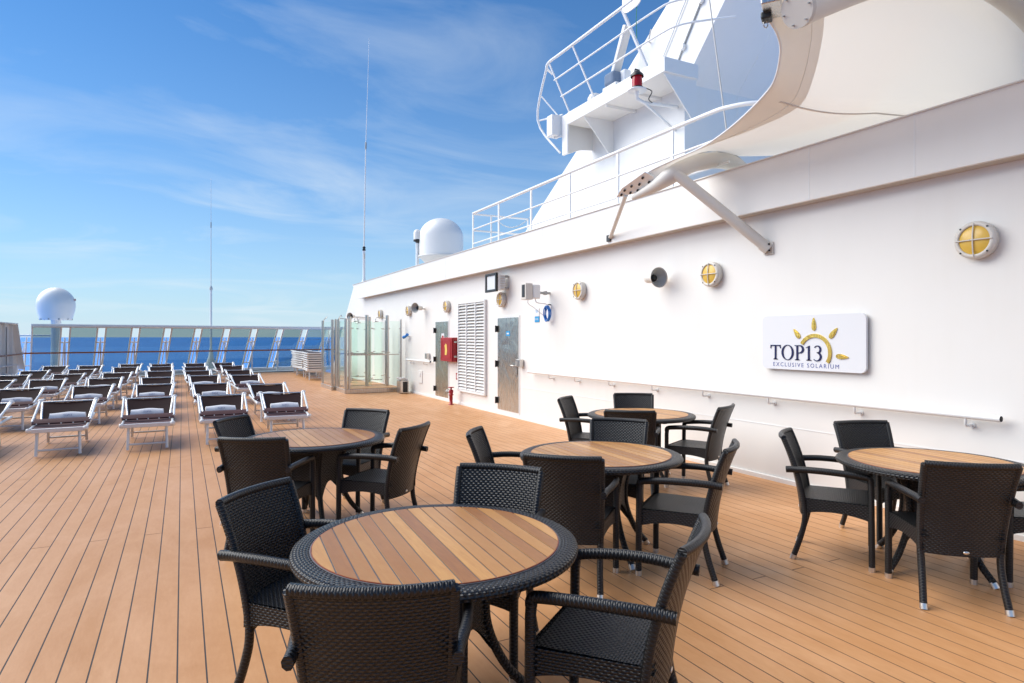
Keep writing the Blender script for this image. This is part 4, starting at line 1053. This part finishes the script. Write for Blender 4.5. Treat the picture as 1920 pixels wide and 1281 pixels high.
tlab = {1: 'round table nearest the camera with bold multi-toned teak slats', 2: 'round table at left, closest to the sun loungers', 3: 'round table in the middle between the other four',
        4: 'round table at the right edge below the TOP13 sign', 5: 'farthest round table, near the wall behind the middle table'}
tang = {1: -3.5, 2: 1, 3: -3, 4: -6.5, 5: 2}
for k in (1, 2, 3, 4, 5):
    if k == 1: TB.location = (*tabs[1], 0); TB.rotation_euler = (0, 0, R(tang[1])); TB['label'] = tlab[1]
    else: dup(TB, (*tabs[k], 0), R(tang[k]), tlab[k])

# ------------------------------------------------------------------ armchairs (local: sitter faces +y)
def make_chair():
    t = thing('wicker_armchair', 'x', 'armchair', (0, 0, 0), 0, 'black wicker armchairs round the tables')
    def yc(v): return -.215 - .035 * v - .105 * v * v
    def back(u, v, side):
        x = (2 * u - 1) * (.212 + .028 * v); z = .315 + .555 * v
        y = yc(v) + .040 * (2 * u - 1) ** 2 + side * .0125
        return Vector((x, y, z))
    b = MB(); nu, nv = 16, 18
    b.grid(lambda u, v: back(u, v, -1), nu, nv); b.grid(lambda u, v: back(1 - u, v, 1), nu, nv)
    b.grid(lambda u, v: back(1 - u, 0, -1 + 2 * v), nu, 1)
    b.build('backrest', WK, t)
    b = MB()
    for s in (0, 1): b.tube([back(s, j / 12, 0) for j in range(13)], .0195, 8)
    b.tube([back(i / 14, 1, 0) + Vector((0, 0, .004)) for i in range(15)], .0195, 8)
    b.build('back_frame', M['wrap'], t)
    MB().lathe([(.013, 0), (.013, .002), (0, .003)], 12, Matrix.Translation((.01, -.232, .340)) @ Matrix.Rotation(R(95), 4, 'X') @ Matrix.Diagonal((1.3, .8, 1, 1))).build('maker_tag', M['alu'], t)
    # seat with soft front edge
    def seat(u, v):
        x = (2 * u - 1) * (.222 + .022 * v); y = -.215 + .475 * v
        z = .452 - .012 * math.sin(PI * u) * math.sin(PI * min(1, v * 1.1)) - (.02 * max(0, (v - .9) / .1) ** 2)
        return (x, y, z)
    b = MB().grid(seat, 14, 14); b.grid(lambda u, v: Vector(seat(1 - u, v)) - Vector((0, 0, .03)), 6, 6); b.build('seat', WK, t)
    b = MB()
    def apron(p, q, drop=.034):
        p = Vector(p); q = Vector(q); n_ = Vector((q.y - p.y, p.x - q.x, 0)).normalized() * .007
        def f(u, v, k):
            c = p.lerp(q, u); zb = .335 + drop * math.sin(PI * u) ** .8; return Vector((c.x, c.y, zb + (.447 - zb) * v)) + n_ * k
        b.grid(lambda u, v: f(u, v, 1), 12, 5); b.grid(lambda u, v: f(1 - u, v, -1), 12, 5)
    apron((-.244, .25, 0), (.244, .25, 0)); apron((-.215, -.2, 0), (-.248, .24, 0)); apron((.248, .24, 0), (.215, -.2, 0))
    b.build('apron', WK, t)
    for s in (-1, 1):
        lg = MB().tube([(s * .252, .245, .032), (s * .252, .243, .30), (s * .254, .24, .57), (s * .255, .236, .615)], .0215, 8, True).build('leg', M['wrap'], t)
        MB().tube([(s * .252, .245, .0), (s * .252, .245, .032)], .0225, 8).build('foot_cap', M['alu'], lg)
        lg = MB().tube(spline([(s * .212, -.176, .33), (s * .210, -.184, .25), (s * .214, -.212, .14), (s * .222, -.248, .032)], 4), .0205, 8).build('leg', M['wrap'], t)
        MB().tube([(s * .2235, -.258, .0), (s * .222, -.248, .032)], .0225, 8).build('foot_cap', M['alu'], lg)
        MB().tube(spline([(s * .254, .238, .60), (s * .256, .232, .632), (s * .262, .19, .645), (s * .275, .06, .658), (s * .272, -.10, .662), (s * .252, -.235, .655), (s * .250, -.30, .65)], 4), .0215, 8, True, 1.12, .9).build('armrest', M['wrap'], t)
    return t
CH = make_chair()
chs = [  # table, back-top centre, facing angle override (deg) or None, label
 (1, .296, 3.295, None, 'wicker armchair left of the nearest table, seen from its side'), (1, .484, 1.83, 66, 'wicker armchair in the front, its back closest to the camera'),
 (1, 1.721, 1.797, 128, 'wicker armchair right of the nearest table with its seat showing, cut by the bottom edge'), (1, 1.60, 3.235, None, 'wicker armchair behind the nearest table, facing the camera'),
 (2, .37, 6.25, None, 'wicker armchair behind the left table, nearest the loungers'), (2, .434, 4.921, 62, 'wicker armchair in front of the left table, back to the camera'),
 (2, 1.713, 5.003, None, 'wicker armchair right of the left table, seen from behind its side'), (2, 1.66, 6.36, None, 'wicker armchair behind the left table on its right, facing the camera'),
 (3, 1.986, 4.539, None, 'wicker armchair on the left side of the middle table'), (3, 2.048, 3.32, 46, 'wicker armchair in front of the middle table, its back to the camera'),
 (3, 3.301, 3.139, 127, 'wicker armchair right of the middle table with its seat and feet clear'), (3, 3.44, 4.6, None, 'wicker armchair behind the middle table, in front of the farthest table'),
 (5, 4.05, 6.53, None, 'wicker armchair left of the farthest table, against the wall'), (5, 3.899, 5.048, 50, 'wicker armchair in front of the farthest table, its back to the camera'),
 (5, 5.103, 4.929, 117, 'wicker armchair right of the farthest table, seen from its side'), (5, 5.15, 6.6, None, 'wicker armchair behind the farthest table, its back to the wall'),
 (4, 4.081, 3.40, -56, 'wicker armchair at the left of the right edge table, side on'), (4, 5.193, 3.541, -110, 'wicker armchair behind the right edge table, below the handrail'),
 (4, 4.014, 2.04, 50, 'wicker armchair in front of the right edge table with a brass tag'), (4, 5.33, 1.95, None, 'wicker armchair half cut off by the right edge of the picture')]
for i, (tb, bx, by, fa, lab) in enumerate(chs):
    cx, cy = tabs[tb]
    if fa is None: fa = math.degrees(math.atan2(cy - by, cx - bx))
    a = R(fa); rz = a - PI / 2
    # back top centre sits at local y = -.355
    x = bx + math.cos(a) * .345; y = by + math.sin(a) * .345
    if i == 0: CH.location = (x, y, 0); CH.rotation_euler = (0, 0, rz); CH['label'] = lab
    else: dup(CH, (x, y, 0), rz, lab)
for o in list(bpy.data.objects):
    if o.get('label') == 'x': print('UNLABELLED', o.name)
